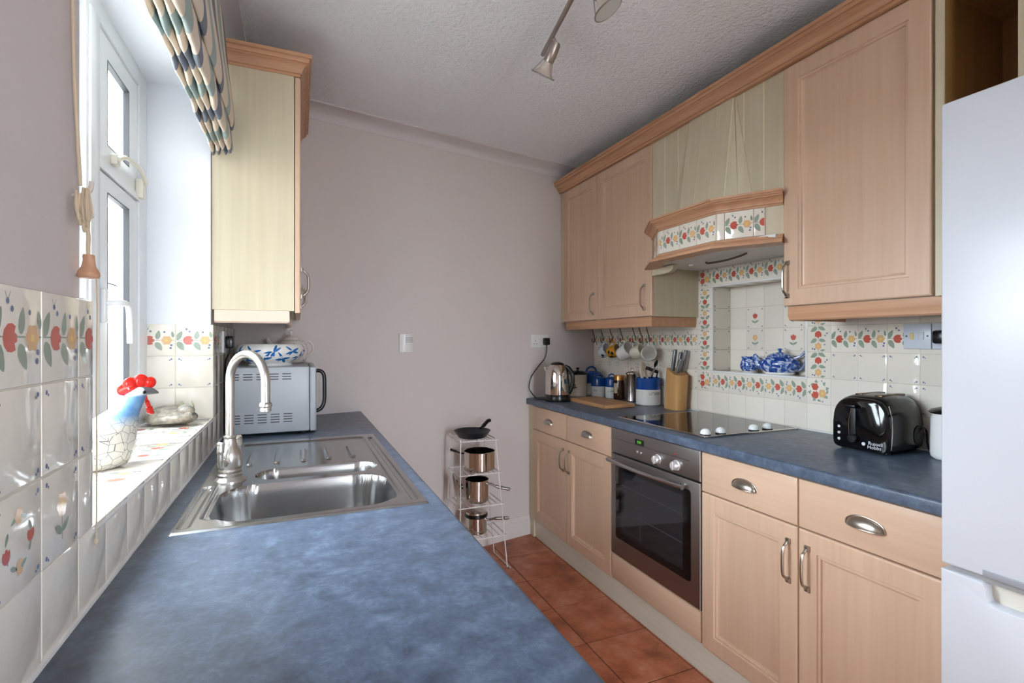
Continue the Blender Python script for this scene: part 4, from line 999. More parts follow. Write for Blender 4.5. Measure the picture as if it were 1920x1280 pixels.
cd = thing('blind_cord', 'cream blind cord wound on a hook with a wooden acorn pull', 'cord', (-.272, .874, 1.377))
part(MB().tube(spline([(-.276, .846, 2.40), (-.277, .846, 2.0), (-.276, .847, 1.7), (-.270, .852, 1.50)]), .0022, 8), 'cord', CORD, cd)
lp = MB(); rc = random.Random(3); wp = []
for k in range(9):
    a0_ = (-.276 + .0013 * k, .853 + rc.uniform(0, .020), 1.492 + rc.uniform(-.006, .010)); b0_ = (-.272 + .0009 * k, .851 + rc.uniform(0, .020), 1.450 + rc.uniform(-.012, .006))
    wp += [a0_, (a0_[0] + .002, (a0_[1] + b0_[1]) / 2 + .008 * (1 if k % 2 else -1), 1.472), b0_, ((a0_[0] + b0_[0]) / 2, (a0_[1] + b0_[1]) / 2 - .007 * (1 if k % 2 else -1), 1.470)]
lp.tube(spline(wp, 6), .0019, 7)
part(lp, 'wound_loops', CORD, cd)
hk = MB(); hk.tube(spline([(-.286, .872, 1.490), (-.274, .872, 1.492), (-.266, .873, 1.500), (-.264, .874, 1.512)]), .0032, 10); hk.ell((-.270, .884, 1.468), (.006, .006, .006), 14, 10); hk.cyl((-.286, .884, 1.468), (-.272, .884, 1.468), .0035, 10)
part(hk, 'cleat', mat('ivory_cleat', lin(216, 206, 196), .3), cd)
part(MB().tube(spline([(-.268, .868, 1.452), (-.267, .871, 1.435), (-.268, .873, 1.418), (-.268, .874, 1.405)]), .0026, 8), 'knotted_tail', CORD, cd)
part(MB().lathe([(.0001, 0), (.011, .001), (.0130, .005), (.0125, .010), (.0085, .017), (.0065, .026), (.0070, .031), (.0065, .034), (.0001, .0345)], (-.268, .875, 1.3765), 24), 'acorn_pull', wood('acorn_wood', lin(208, 164, 132), lin(192, 142, 108), plank=.5, pv=.02), cd, ang=1.)
part(MB().tube(spline([(-.264, .882, 1.41), (-.262, .886, 1.36), (-.263, .889, 1.28), (-.262, .884, 1.23), (-.263, .888, 1.16), (-.264, .891, 1.08), (-.266, .897, 1.02), (-.268, .903, 1.0)]), .0011, 6), 'loose_cord', CORD, cd)
part(MB().ell((-.2675, .902, 1.003), (.003, .003, .005), 10, 8), 'knot', CORD, cd)

# ------------------------------------------------------------------ ceiling spot bar
SPOT = mat('spot_nickel', lin(176, 168, 162), .35, 1.)
FROST = mat('pale_reflector', lin(206, 194, 186), .3)
sl = thing('ceiling_spotlight_bar', 'satin nickel ceiling bar with swivelling spotlights', 'ceiling light', (.80, 1.22, 2.5))
r0, r1 = Vector((.897, 1.80, 2.432)), Vector((.694, .62, 2.432))
part(MB().tube([r0, r1], .0085, 14), 'bar', SPOT, sl)
mid = r0 + (r1 - r0) * .5
part(MB().lathe([(.055, 2.5), (.055, 2.492), (.045, 2.482), (.012, 2.476), (.012, 2.436)], (mid.x, mid.y, 0), 28), 'ceiling_rose', SPOT, sl)
def spot(j, axis, nm='spot_head'):
    axis = Vector(axis).normalized(); M = axisM(axis)
    b0 = Vector(j); b = b0 + Vector((.012, -.004, -.026))
    h_ = MB(); h_.tube([b0 + Vector((0, 0, .004)), b0 + Vector((.008, -.002, -.014)), b], [.012, .012, .009], 12)
    T_ = Matrix.Translation(b) @ M
    h_.lathe([(.0001, -.014), (.016, -.012), (.020, -.002), (.0215, .030), (.020, .056), (.018, .060)], n=24, M=T_)
    hd2 = part(h_, nm, SPOT, sl)
    part(MB().lathe([(.0135, .055), (.016, .072), (.026, .092), (.040, .104), (.041, .1055), (.0001, .1055)], n=28, M=T_), 'reflector', FROST, hd2)
    rg_ = MB(); rg_.tube([T_ @ Vector((.046 * math.cos(t), .046 * math.sin(t), .108)) for t in [2 * PI * i / 32 for i in range(32)]], .0026, 8, closed=True)
    for k in range(3):
        t = 2 * PI * k / 3 + .4; rg_.tube([T_ @ Vector((.0195 * math.cos(t), .0195 * math.sin(t), .052)), T_ @ Vector((.046 * math.cos(t), .046 * math.sin(t), .110))], .0016, 8)
    part(rg_, 'wire_ring', SPOT, hd2)
    part(MB().lathe([(.0001, .107), (.044, .107), (.044, .1095), (.0001, .1095)], n=28, M=T_), 'lens', mat('frosted_lens', lin(200, 206, 202), .3) if 'frosted_lens' not in bpy.data.materials else bpy.data.materials['frosted_lens'], hd2)
spot((.879, 1.69, 2.432), (-.20, .64, -.90)); spot((.818, 1.342, 2.432), (.42, -.20, -.80)); spot((.738, .88, 2.432), (-.5, -.3, -.8))

# ------------------------------------------------------------------ wall fittings
k_ = math.atan(.205)
def onback(x, z): return Vector((x, yb(x), z))
bx_ = Vector((math.cos(k_), math.sin(k_), 0)); bn = Vector((math.sin(k_), -math.cos(k_), 0))
def bbox(mb, x, z, w_, h_, t0, t1, bev=0):
    M = Matrix.Translation(onback(x, z)) @ Matrix.Rotation(k_, 4, 'Z')
    return mb.box(-w_ / 2, w_ / 2, -t1, -t0, -h_ / 2, h_ / 2, bev=bev, M=M)
se = thing('alarm_sensor', 'small white curved alarm sensor on the bare back wall', 'sensor', onback(.568, 1.228))
sm_ = MB(); Mx = Matrix.Translation(onback(.568, 1.281)) @ Matrix.Rotation(k_, 4, 'Z')
arcp = [(-.042, .002)] + [(-.040 + .080 * i / 10, -.012 - .012 * math.sin(PI * i / 10)) for i in range(11)] + [(.042, .002)]
sm_.loft([[Mx @ Vector((a, b, z)) for a, b in arcp] for z in (-.052, .052)])
part(sm_, 'case', WHITEP, se)
for z in (.030, .018, .006): part(MB().loft([[Mx @ Vector((-.010 + .045 * i / 6, -.0245 - .0012 * math.sin(PI * (.35 + .5 * i / 6)), z + q)) for i in range(7)] for q in (-.0012, .0012)], cap=False, closed=False), 'grille_line', mat('sensor_groove', lin(130, 128, 128), .6) if z == .03 else bpy.data.materials['sensor_groove'], se)
so_ = thing('wall_socket', 'white double wall socket above the kettle', 'socket', onback(1.519, 1.247))
part(bbox(MB(), 1.519, 1.293, .148, .088, 0, .010, .003), 'plate', WHITEP, so_)
for dx in (-.050, -.025): part(bbox(MB(), 1.519 + dx, 1.318, .012, .016, .009, .013, .001), 'rocker', WHITEP, so_)
for dx, dz, w_, h_ in ((-.04, .002, .004, .008), (-.050, -.018, .008, .004), (-.030, -.018, .008, .004)): part(bbox(MB(), 1.519 + dx, 1.293 + dz, w_, h_, .0085, .0104), 'pin_hole', BLACKM, so_)
pg = thing('kettle_plug', 'black mains plug and lead of the kettle in the back wall socket', 'plug', onback(1.561, 1.262) + bn * .03)
m = bbox(MB(), 1.561, 1.290, .046, .050, .0102, .040, .008); part(m, 'plug_body', BLACK, pg)
kp = [onback(1.561, 1.270) + bn * .028, onback(1.562, 1.225) + bn * .026, onback(1.545, 1.17) + bn * .022, onback(1.49, 1.115) + bn * .020, onback(1.435, 1.05) + bn * .022, onback(1.412, .985) + bn * .03, onback(1.424, .945) + bn * .045, onback(1.432, .921) + bn * .075, Vector((1.445, 2.965, .9142)), Vector((1.47, 2.925, .9138)), Vector((1.500, 2.885, .9138))]
part(MB().tube(spline(kp, 6), .0034, 8), 'lead', BLACK, pg)
# socket and plug on the window wall
s2_ = thing('wall_socket', 'white socket on the tiled wall behind the microwave', 'socket', (XL + .008, 2.30, 1.245))
part(MB().box(XL + .0075, XL + .017, 2.262, 2.348, 1.245, 1.331, bev=.002), 'plate', WHITEP, s2_)
p2_ = thing('microwave_plug', 'black plug with hanging lead beside the microwave', 'plug', (XL + .03, 2.31, 1.26))
part(MB().box(XL + .0172, XL + .046, 2.285, 2.330, 1.262, 1.312, bev=.007), 'plug_body', BLACK, p2_)
part(MB().tube(spline([(XL + .034, 2.307, 1.268), (XL + .030, 2.307, 1.243), (XL + .017, 2.31, 1.210), (XL + .0145, 2.32, 1.15), (XL + .0145, 2.33, 1.03), (XL + .0145, 2.36, .93)]), .0036, 8), 'lead', BLACK, p2_)
# cooker switch and socket beside the fridge
XT = XR - .0062
s3 = thing('cooker_switch', 'white fused switch with yellowed neon above the toaster', 'switch', (XT, 1.075, 1.264))
part(MB().box(XT - .010, XT, 1.034, 1.120, 1.264, 1.352, bev=.0015), 'plate', mat('cool_white_plastic', lin(206, 212, 222), .3), s3)
part(MB().loft([[Vector((XT - .0098 - q, a, b)) for a, b in rrect(1.086, 1.099, 1.296, 1.322, .006)] for q in (0, .0012)]), 'neon', mat('yellowed_neon', lin(220, 200, 140), .3), s3)
part(MB().box(XT - .0135, XT - .0095, 1.055, 1.073, 1.297, 1.323, bev=.0012), 'rocker', bpy.data.materials['cool_white_plastic'], s3)
for y in (1.110, 1.044): part(MB().lathe([(.0032, 0), (.0032, .001), (.0001, .0012)], (XT - .0098, y, 1.309), 10, M=Matrix.Rotation(-PI / 2, 4, 'Y')), 'screw', mat('dark_screw', lin(80, 80, 84), .4, 1.) if y > 1.1 else bpy.data.materials['dark_screw'], s3)
s4 = thing('wall_socket', 'white socket on the flower tiles next to the fridge freezer', 'socket', (XT, .96, 1.264))
part(MB().box(XT - .010, XT, .885, 1.031, 1.264, 1.352, bev=.0015), 'plate', bpy.data.materials['cool_white_plastic'], s4)
p4_ = thing('toaster_plug', 'black plug in the socket beside the fridge freezer', 'plug', (XT - .03, .99, 1.28))
part(MB().box(XT - .040, XT - .0102, .975, 1.018, 1.282, 1.328, bev=.008), 'plug_body', BLACK, p4_)
part(MB().tube(spline([(XT - .03, .980, 1.290), (XT - .03, .955, 1.27), (XT - .026, .930, 1.2), (XT - .006, .92, 1.1), (XT - .006, .92, 1.0), (XT - .006, .95, .925), (XT - .008, 1.0, .9145), (XT - .012, 1.036, .9145)]), .0032, 8), 'lead', BLACK, p4_)
# ------------------------------------------------------------------ things on the right worktop
WZ = .9102
ke = thing('kettle', 'polished steel jug kettle with black handle at the worktop end', 'kettle', (1.530, 2.862, WZ), rotz=-.72)
part(MB().lathe([(.080, 0), (.082, .004), (.081, .020), (.079, .030), (.080, .044), (.0001, .044)], n=40), 'power_base', BLACK, ke, local=True)
part(MB().lathe([(.079, .044), (.080, .060), (.079, .120), (.077, .160), (.072, .190), (.062, .214), (.048, .229), (.044, .232), (.0001, .232)], n=48), 'body', STEELP, ke, local=True, ang=1.)
part(MB().lathe([(.0455, .231), (.042, .238), (.030, .245), (.012, .249), (.0001, .2495)], n=36), 'lid', BLACK, ke, local=True, ang=1.)
part(MB().tube(spline([(.050, 0, .222), (.072, 0, .212), (.094, 0, .180), (.100, 0, .140), (.096, 0, .100), (.084, 0, .066), (.076, 0, .050)], 6), [.011] * 6 + [.013] * 24 + [.012] * 7, 14, sy=1.1), 'handle', BLACK, ke, local=True)
part(MB().tube([(-.060, 0, .196), (-.078, 0, .206), (-.088, 0, .214)], [.020, .014, .007], 14), 'spout', STEELP, ke, local=True)
def cyl_text(txt, size, r, a0, zc, mi=0):
    return text_mb(txt, size, lambda x, y: Vector(((r + .0006) * math.cos(a0 + x / r), (r + .0006) * math.sin(a0 + x / r), zc + y)))
INK = mat('grey_lettering', lin(92, 100, 112), .5)
def facing(x, y): return math.atan2(-y, -x)
# cow canister
ca = thing('canister', 'cream storage tin with black cow print and black lid', 'canister', (1.800, 3.066, WZ))
part(MB().lathe([(.063, 0), (.066, .004), (.066, .010), (.065, .014), (.065, .150), (.067, .153), (.0001, .153)], n=40), 'body', CREAMG, ca, local=True)
part(MB().lathe([(.069, .150), (.069, .158), (.062, .165), (.040, .173), (.012, .177), (.0001, .177)], n=40), 'lid', BLACK, ca, local=True)
part(MB().lathe([(.006, .176), (.006, .184), (.012, .186), (.012, .198), (.0001, .199)], n=20), 'lid_knob', BLACK, ca, local=True)
cow = MB(); fa_ = facing(1.8, 3.066)
for (dx, dz, rx, rz) in ((-.020, .070, .006, .006), (-.024, .056, .006, .004), (-.014, .056, .005, .006), (-.030, .050, .006, .004), (-.022, .046, .004, .004), (-.006, .052, .002, .006)):
    P_ = [Vector((.0658 * math.cos(fa_ + (dx + rx * math.cos(t)) / .065), .0658 * math.sin(fa_ + (dx + rx * math.cos(t)) / .065), dz + .01 + rz * math.sin(t))) for t in [2 * PI * i / 12 for i in range(12)]]
    cow.add(P_, [tuple(range(12))])
for (dx, w_, dz) in ((-.024, .030, .030), (.022, .034, .029)):
    P_ = [Vector((.0658 * math.cos(fa_ + (dx + q * w_ / 2) / .065), .0658 * math.sin(fa_ + (dx + q * w_ / 2) / .065), dz + z)) for q, z in ((-1, 0), (1, 0), (1, .0025), (-1, .0025))]
    cow.add(P_, [(0, 1, 2, 3)])
part(cow, 'cow_print', BLACKM, ca, local=True)
def crock(label, x, y, r, h, hb, group=None, txt=None, ts=.016, ta=0., loop=True):
    o = thing('canister', label, 'canister', (x, y, WZ), group=group)
    part(MB().lathe([(r * .94, 0), (r, .005), (r, hb), (r * 1.0, hb + .0005)], n=36, cap=True), 'body', WHITEG, o, local=True)
    part(MB().lathe([(r * 1.004, hb), (r * 1.004, h - .014), (r * .97, h - .010), (r * .96, h - .006), (r * 1.0, h - .003), (r * .85, h + .004), (r * .4, h + .009), (.0001, h + .010)], n=36), 'blue_top', COBALT, o, local=True, ang=.5)
    if loop:
        a = facing(x, y) + PI / 2; c, s_ = math.cos(a), math.sin(a); q = r * .55
        part(MB().tube(arc((0, 0, h + .002), (c, s_, 0), (0, 0, 1), q, 0, PI, 14), r * .10, 10), 'lid_handle', COBALT, o, local=True)
    if txt: part(cyl_text(txt, ts, r, facing(x, y) + ta, hb * .60), 'lettering', INK, o, local=True)
    return o
crock('large blue and white lidded crock in the corner', 1.938, 3.108, .066, .160, .085)
crock('small blue and white tea canister beside the cow tin', 1.918, 2.985, .051, .130, .072, 'blue and white canisters', 'TEA', .017, -.45)
crock('slim blue and white coffee canister beside the gold lidded jar', 1.957, 2.880, .044, .132, .074, 'blue and white canisters', 'COFFEE', .016, .0)
ja = thing('coffee_jar', 'glass coffee jar with a gold screw lid', 'jar', (1.946, 2.778, WZ))
part(MB().lathe([(.034, 0), (.038, .004), (.038, .060), (.036, .105), (.031, .125), (.031, .130)], n=28), 'jar_body', mat('coffee_glass', lin(62, 30, 16), .1), ja, local=True)
part(MB().lathe([(.0375, .126), (.0375, .156), (.035, .160), (.0001, .160)], n=28), 'lid', mat('gold_lid', lin(196, 150, 92), .28, 1.), ja, local=True)
lbm = MB(); a0 = facing(1.946, 2.778) - .75; rings = []
for z in (.042, .108): rings.append([Vector((.0386 * math.cos(a0 + .8 * (i / 8 - .5)), .0386 * math.sin(a0 + .8 * (i / 8 - .5)), z)) for i in range(9)])
lbm.loft(rings, cap=False, closed=False); part(lbm, 'paper_label', mat('jar_label', lin(190, 178, 150), .5), ja, local=True)
cf = thing('cafetiere', 'tall brushed steel cafetiere with straight handle', 'cafetiere', (1.962, 2.660, WZ), rotz=-1.1)
part(MB().lathe([(.038, 0), (.040, .003), (.038, .010), (.038, .170), (.040, .173), (.0001, .174)], n=32), 'body', STEEL, cf, local=True)
part(MB().lathe([(.041, .172), (.041, .180), (.030, .188), (.004, .192), (.003, .200), (.010, .203), (.010, .212), (.0001, .214)], n=28), 'plunger_lid', STEELP, cf, local=True)
part(MB().tube(spline([(.036, 0, .142), (.056, 0, .148), (.062, 0, .138), (.062, 0, .09), (.061, 0, .045), (.055, 0, .034), (.037, 0, .032)]), .0045, 10), 'handle', STEELP, cf, local=True)
UTX, UTY = 1.936, 2.468
uj = thing('utensil_pot', 'open blue and white utensil pot lettered in grey', 'pot', (UTX, UTY, WZ))
part(MB().lathe([(.0001, 0), (.066, 0), (.072, .006), (.072, .096)], n=40, cap=False), 'body', WHITEG, uj, local=True)
part(MB().lathe([(.0722, .095), (.0722, .160), (.070, .163), (.067, .160), (.067, .012), (.0001, .010)], n=40), 'blue_band', COBALT, uj, local=True, ang=.5)
part(cyl_text('UTENSILS', .022, .072, facing(UTX, UTY) + .72, .072), 'lettering', INK, uj, local=True)
# utensils standing in the pot
CLEARP = mat('pale_wood_spoon', lin(206, 190, 170), .5)
def rod(name, label, cat, p0, p1, r, matl, head=None, group=None):
    o = thing(name, label, cat, p0); q0 = Vector(p0); q1 = Vector(p1)
    part(MB().tube([q0, q0 + (q1 - q0) * .5, q1], r, 12), 'shaft', matl, o)
    if head: part(head(q1, (q1 - q0).normalized()), 'head', head.m, o)
    return o
zb = WZ + .0125
def spoonhead(q, d):
    M = Matrix.Translation(q + d * .026) @ axisM(d); return MB().ell((0, 0, 0), (.019, .008, .032), 18, 12, M=None) if False else MB().lathe([(max(.0001, math.sin(PI * i / 12)), -math.cos(PI * i / 12)) for i in range(13)], n=18, M=M @ Matrix.Diagonal((.019, .007, .034, 1)))
spoonhead.m = CLEARP
rod('wooden_spoon', 'pale wooden spoon leaning left in the utensil pot', 'spoon', (UTX + .018, UTY - .030, zb), (UTX + .0131, UTY + .044, zb + .185), .007, CLEARP, spoonhead)
rod('wooden_spatula', 'pale wooden spatula beside the wooden spoon in the pot', 'spatula', (UTX - .030, UTY - .028, zb), (UTX - .0273, UTY + .0395, zb + .2025), [.006, .007, .012], CLEARP)
def ladlehead(q, d): return MB().lathe([(max(.0001, math.sin(PI * i / 10)), -math.cos(PI * i / 10)) for i in range(11)], n=16, M=Matrix.Translation(q + d * .02) @ axisM(d) @ Matrix.Diagonal((.013, .007, .024, 1)))
ladlehead.m = BLACK
rod('slotted_spoon', 'steel spoon with a black tip in the utensil pot', 'spoon', (UTX - .004, UTY + .040, zb), (UTX - .004, UTY - .0685, zb + .220), .0045, STEEL, ladlehead)
pe_ = thing('peeler', 'steel utensil with a ribbed black handle across the pot', 'utensil', (UTX + .036, UTY + .03, zb))
part(MB().tube([(UTX + .036, UTY + .030, zb), (UTX + .036, UTY - .030, zb + .15), (UTX + .036, UTY - .044, zb + .185)], .005, 10), 'shaft', STEEL, pe_)
g0, g1 = Vector((UTX + .038, UTY - .046, zb + .184)), Vector((UTX - .018, UTY - .002, zb + .211))
nn = 24; part(MB().tube([g0 + (g1 - g0) * i / nn for i in range(nn + 1)], [.0095 + .0012 * (i % 2) for i in range(nn + 1)], 12), 'ribbed_handle', BLACK, pe_)
# knife block and knives
kb = thing('knife_block', 'pale beech knife block with a wave cut top', 'knife block', (1.956, 2.255, WZ), rotz=-.12)
KW = wood('block_beech', lin(214, 166, 106), lin(198, 148, 90), plank=.03, pv=.06)
def kring(f_):
    out = []
    for k in range(40):
        t = 2 * PI * k / 40; c, s_ = math.cos(t), math.sin(t); e = 3.2
        a_ = (abs(c) ** (2 / e)) * (1 if c > 0 else -1); d_ = (abs(s_) ** (2 / e)) * (1 if s_ > 0 else -1)
        yy = a_ * .070; top = .212 + .014 * a_ + .008 * math.sin(a_ * 2.6); z = f_ * top
        out.append(Vector((d_ * .042, yy - .022 * f_ * 0 - .020 * z / .22, z)))
    return out
part(MB().loft([kring(f_) for f_ in (0, .02, .5, .985, 1.0)]), 'block', KW, kb, local=True, ang=.5)
for i, (dx, dy, hh) in enumerate(((-.018, .004, .135), (.006, -.010, .120), (.022, -.030, .132), (-.018, -.034, .085))):
    b0 = Vector((1.956 + dx, 2.255 + dy, WZ + .20)); dd = Vector((.006, -.020 - .004 * i, hh))
    labs = ['steel striped knife standing tallest in the knife block', 'steel striped knife in the middle slot of the block', 'plain steel handled knife near the wall in the block', 'short steel handled knife at the low side of the block']
    kn = thing('kitchen_knife', labs[i], 'knife', b0, group='knives in the block')
    M = Matrix.Translation(b0) @ axisM(dd)
    L_ = dd.length
    part(MB().box(-.012, .012, -.008, .008, -.03, L_, bev=.005, seg=3, M=M), 'handle', mat('knife_grey', lin(128, 130, 134), .3, .7) if i == 0 else bpy.data.materials['knife_grey'], kn)
    part(MB().box(-.0125, .0125, -.0018, .0018, -.03, L_ + .0006, bev=.001, seg=1, M=M), 'tang', STEELP, kn)
# chopping board
cbm = MB()
ol = [(1.588, 2.404), (1.60, 2.398), (1.790, 2.406), (1.800, 2.416), (1.812, 2.83), (1.802, 2.838), (1.615, 2.832), (1.604, 2.824)]
cc = Vector((1.7, 2.62, 0))
cbm.loft([[Vector((a + (cc.x - a) * k, b + (cc.y - b) * k, z)) for a, b in ol] for z, k in ((WZ, .012), (WZ + .003, 0), (WZ + .016, 0), (WZ + .020, .012))])
solo(cbm, 'chopping_board', wood('board_wood', lin(206, 158, 108), lin(188, 138, 90), 'y', plank=.05, pv=.1), 'thick wooden chopping board lying on the worktop', 'chopping board')
# white canister by the fridge
wc = thing('canister', 'white rounded canister with black lid half hidden by the fridge', 'canister', (1.935, .9345, WZ))
part(MB().lathe([(.050, 0), (.058, .008), (.060, .020), (.058, .130), (.052, .150), (.0001, .150)], n=36), 'body', WHITEG, wc, local=True, ang=1.)
part(MB().lathe([(.060, .148), (.064, .152), (.056, .160), (.030, .168), (.0001, .170)], n=36), 'lid', BLACK, wc, local=True)

# toaster
TL, TWd, THt = .109, .094, .196
to = thing('toaster', 'glossy black two-slot toaster on the worktop by the fridge', 'toaster', (1.8975, 1.140, WZ), rotz=.05)
def tring(x, k, hk):
    pts = []; n_ = 48
    for i in range(n_):
        t = 2 * PI * i / n_; c, s_ = math.cos(t), math.sin(t); e = 4.0 if s_ > 0 else 9.0
        y = TWd * k * (abs(c) ** (2 / e)) * (1 if c > 0 else -1); z = (abs(s_) ** (2 / e)) * (1 if s_ > 0 else -1)
        zz = .006 + (THt - .006) * hk * (z + 1) / 2; tp_ = 1 - .16 * max(0, z) ** 1.5
        pts.append(Vector((x, y * tp_, zz)))
    return pts
part(MB().loft([tring(x, k, hk) for x, k, hk in ((-TL + .012, .985, .93), (-TL + .018, 1.0, .955), (-TL + .05, 1.03, .985), (0, 1.05, 1.0), (TL - .05, 1.03, .985), (TL - .016, .99, .95), (TL - .004, .93, .90), (TL, .85, .84))]), 'body', BLACK, to, local=True, ang=.9)
fa2 = part(MB().loft([tring(x, k, hk) for x, k, hk in ((-TL + .014, .990, .935), (-TL + .004, .985, .930), (-TL - .002, .965, .915), (-TL - .004, .93, .89))]), 'front_fascia', BLACKG, to, local=True, ang=.9)
xf = -TL - .0043
part(MB().tube([Vector((xf + .012, y_, z_)) for y_, z_ in ((-.0935, .02), (-.097, .08), (-.095, .13), (-.086, .165))], .0014, 6), 'chrome_edge', STEELP, fa2, local=True)
part(MB().box(xf - .0006, xf + .004, .012, .030, .055, .150, bev=.002), 'lever_slot', BLACKM, fa2, local=True)
part(MB().tube(spline([(xf - .001, .033, .052), (xf - .001, .034, .10), (xf - .001, .028, .135), (xf - .001, .022, .150)]), .0011, 6), 'slot_rim', STEELP, fa2, local=True)
lvm = MB(); lvm.box(xf - .020, xf + .002, .002, .040, .150, .161, bev=.004, seg=3); part(lvm, 'lever', BLACK, fa2, local=True)
part(MB().lathe([(.016, 0), (.016, .008), (.013, .012), (.0001, .0125)], (xf, .020, .042), 24, M=Matrix.Rotation(-PI / 2, 4, 'Y')), 'browning_knob', BLACK, fa2, local=True)
for k, z in enumerate((.034, .056, .078)): part(MB().lathe([(.005, 0), (.005, .002), (.0001, .003)], (xf + .0005, .068, z), 14, M=Matrix.Rotation(-PI / 2, 4, 'Y')), 'button', mat('pale_button', lin(190, 192, 196), .3) if k == 0 else bpy.data.materials['pale_button'], fa2, local=True)
WH = mat('white_print', lin(214, 216, 220), .4)
part(text_mb('Russell', .0165, lambda x, y: Vector((xf - .0007, -.052 - x, .034 + y))), 'lettering', WH, fa2, local=True)
part(text_mb('Hobbs', .0165, lambda x, y: Vector((xf - .0007, -.048 - x, .021 + y))), 'lettering', WH, fa2, local=True)
part(MB().add([Vector((xf - .0007, -.014 + .006 * math.cos(2 * PI * i / 20), .029 + .006 * math.sin(2 * PI * i / 20))) for i in range(20)], [tuple(range(20))]), 'logo_disc', WH, fa2, local=True)
part(MB().box(-TL + .045, TL - .03, -.046, -.022, THt - .012, THt - .0008, bev=.002), 'bread_slot', mat('slot_bronze', lin(96, 74, 52), .4, .8), to, local=True)
part(MB().box(-TL + .045, TL - .03, .018, .042, THt - .012, THt - .0008, bev=.002), 'bread_slot', bpy.data.materials['slot_bronze'], to, local=True)
for x in (-TL + .03, TL - .03):
    for y in (-.07, .07): part(MB().lathe([(.009, 0), (.009, .016)], (x, y, 0), 14), 'foot', BLACKM, to, local=True)
part(MB().lathe([(.030, 0), (.032, .004), (.0001, .005)], (.055, -.0955, .060), 24, M=Matrix.Rotation(PI / 2, 4, 'X')), 'cord_store', BLACKM, to, local=True)

part(MB().tube(spline([(.050, -.098, .070), (.066, -.106, .085), (.084, -.108, .070), (.089, -.108, .030), (.092, -.112, .008), (.096, -.118, .0036)]), .0032, 8), 'lead', BLACK, to, local=True)

# ------------------------------------------------------------------ jug and teapot in the niche
def bluewhite(name, sc=26):
    m, t, b = nt(name); N = t.nodes.new; L = t.links.new
    tc = N('ShaderNodeTexCoord'); n_ = N('ShaderNodeTexNoise'); n_.inputs['Scale'].default_value = sc; n_.inputs['Detail'].default_value = 5; n_.inputs['Distortion'].default_value = 1.2; L(tc.outputs['Object'], n_.inputs['Vector'])
    r = N('ShaderNodeValToRGB'); L(n_.outputs[0], r.inputs[0]); e = r.color_ramp.elements
    e[0].position = .40; e[0].color = lin(32, 62, 140); e[1].position = .62; e[1].color = lin(214, 220, 230)
    k = e.new(.50); k.color = lin(78, 118, 186)
    L(r.outputs[0], b.inputs['Base Color']); setp(b, Roughness=.12); return m
BW = bluewhite('blue_transferware', 40); BW2 = bluewhite('blue_transferware_fine', 70)
nz = NZ0 + .0003
jg = thing('milk_jug', 'small blue and white patterned jug standing in the niche', 'jug', (2.082, 1.858, nz), rotz=-.75)
part(MB().lathe([(.030, 0), (.032, .004), (.034, .006)], n=32), 'foot', WHITEG, jg, local=True)
part(MB().lathe([(.034, .006), (.042, .018), (.045, .034), (.042, .050), (.036, .062), (.036, .066), (.040, .078), (.038, .078), (.034, .066), (.038, .05), (.04, .03), (.0001, .012)], n=36), 'body', BW2, jg, local=True, ang=1.)
part(MB().tube(spline([(.034, 0, .070), (.052, 0, .078), (.066, 0, .062), (.062, 0, .036), (.042, 0, .020)]), .0045, 10), 'handle', WHITEG, jg, local=True)
bt = thing('teapot', 'blue and white landscape patterned teapot standing in the niche', 'teapot', (2.078, 1.684, nz), rotz=-1.15)
part(MB().lathe([(.052, 0), (.056, .004), (.054, .010)], n=36, sx=1.15, sy=.8), 'foot', WHITEG, bt, local=True)
part(MB().lathe([(.054, .008), (.072, .022), (.080, .044), (.076, .062), (.062, .076), (.050, .080), (.0001, .081)], n=40, sx=1.1, sy=.70), 'body', BW, bt, local=True, ang=1.)
part(MB().lathe([(.052, .079), (.054, .083), (.046, .090), (.026, .100), (.008, .104), (.006, .110), (.012, .116), (.008, .121), (.0001, .122)], n=36, sx=1.05, sy=.8), 'lid', BW2, bt, local=True, ang=.9)
sp = spline([(-.072, 0, .030), (-.094, 0, .046), (-.100, 0, .070), (-.112, 0, .092)], 6); part(MB().tube(sp, [.018 - .010 * i / (len(sp) - 1) for i in range(len(sp))], 14), 'spout', BW2, bt, local=True)
part(MB().tube(spline([(.060, 0, .076), (.086, 0, .086), (.108, 0, .108), (.112, 0, .094), (.106, 0, .060), (.092, 0, .030), (.072, 0, .018)]), .0058, 10), 'handle', mat('blue_edge', lin(120, 134, 176), .15), bt, local=True)

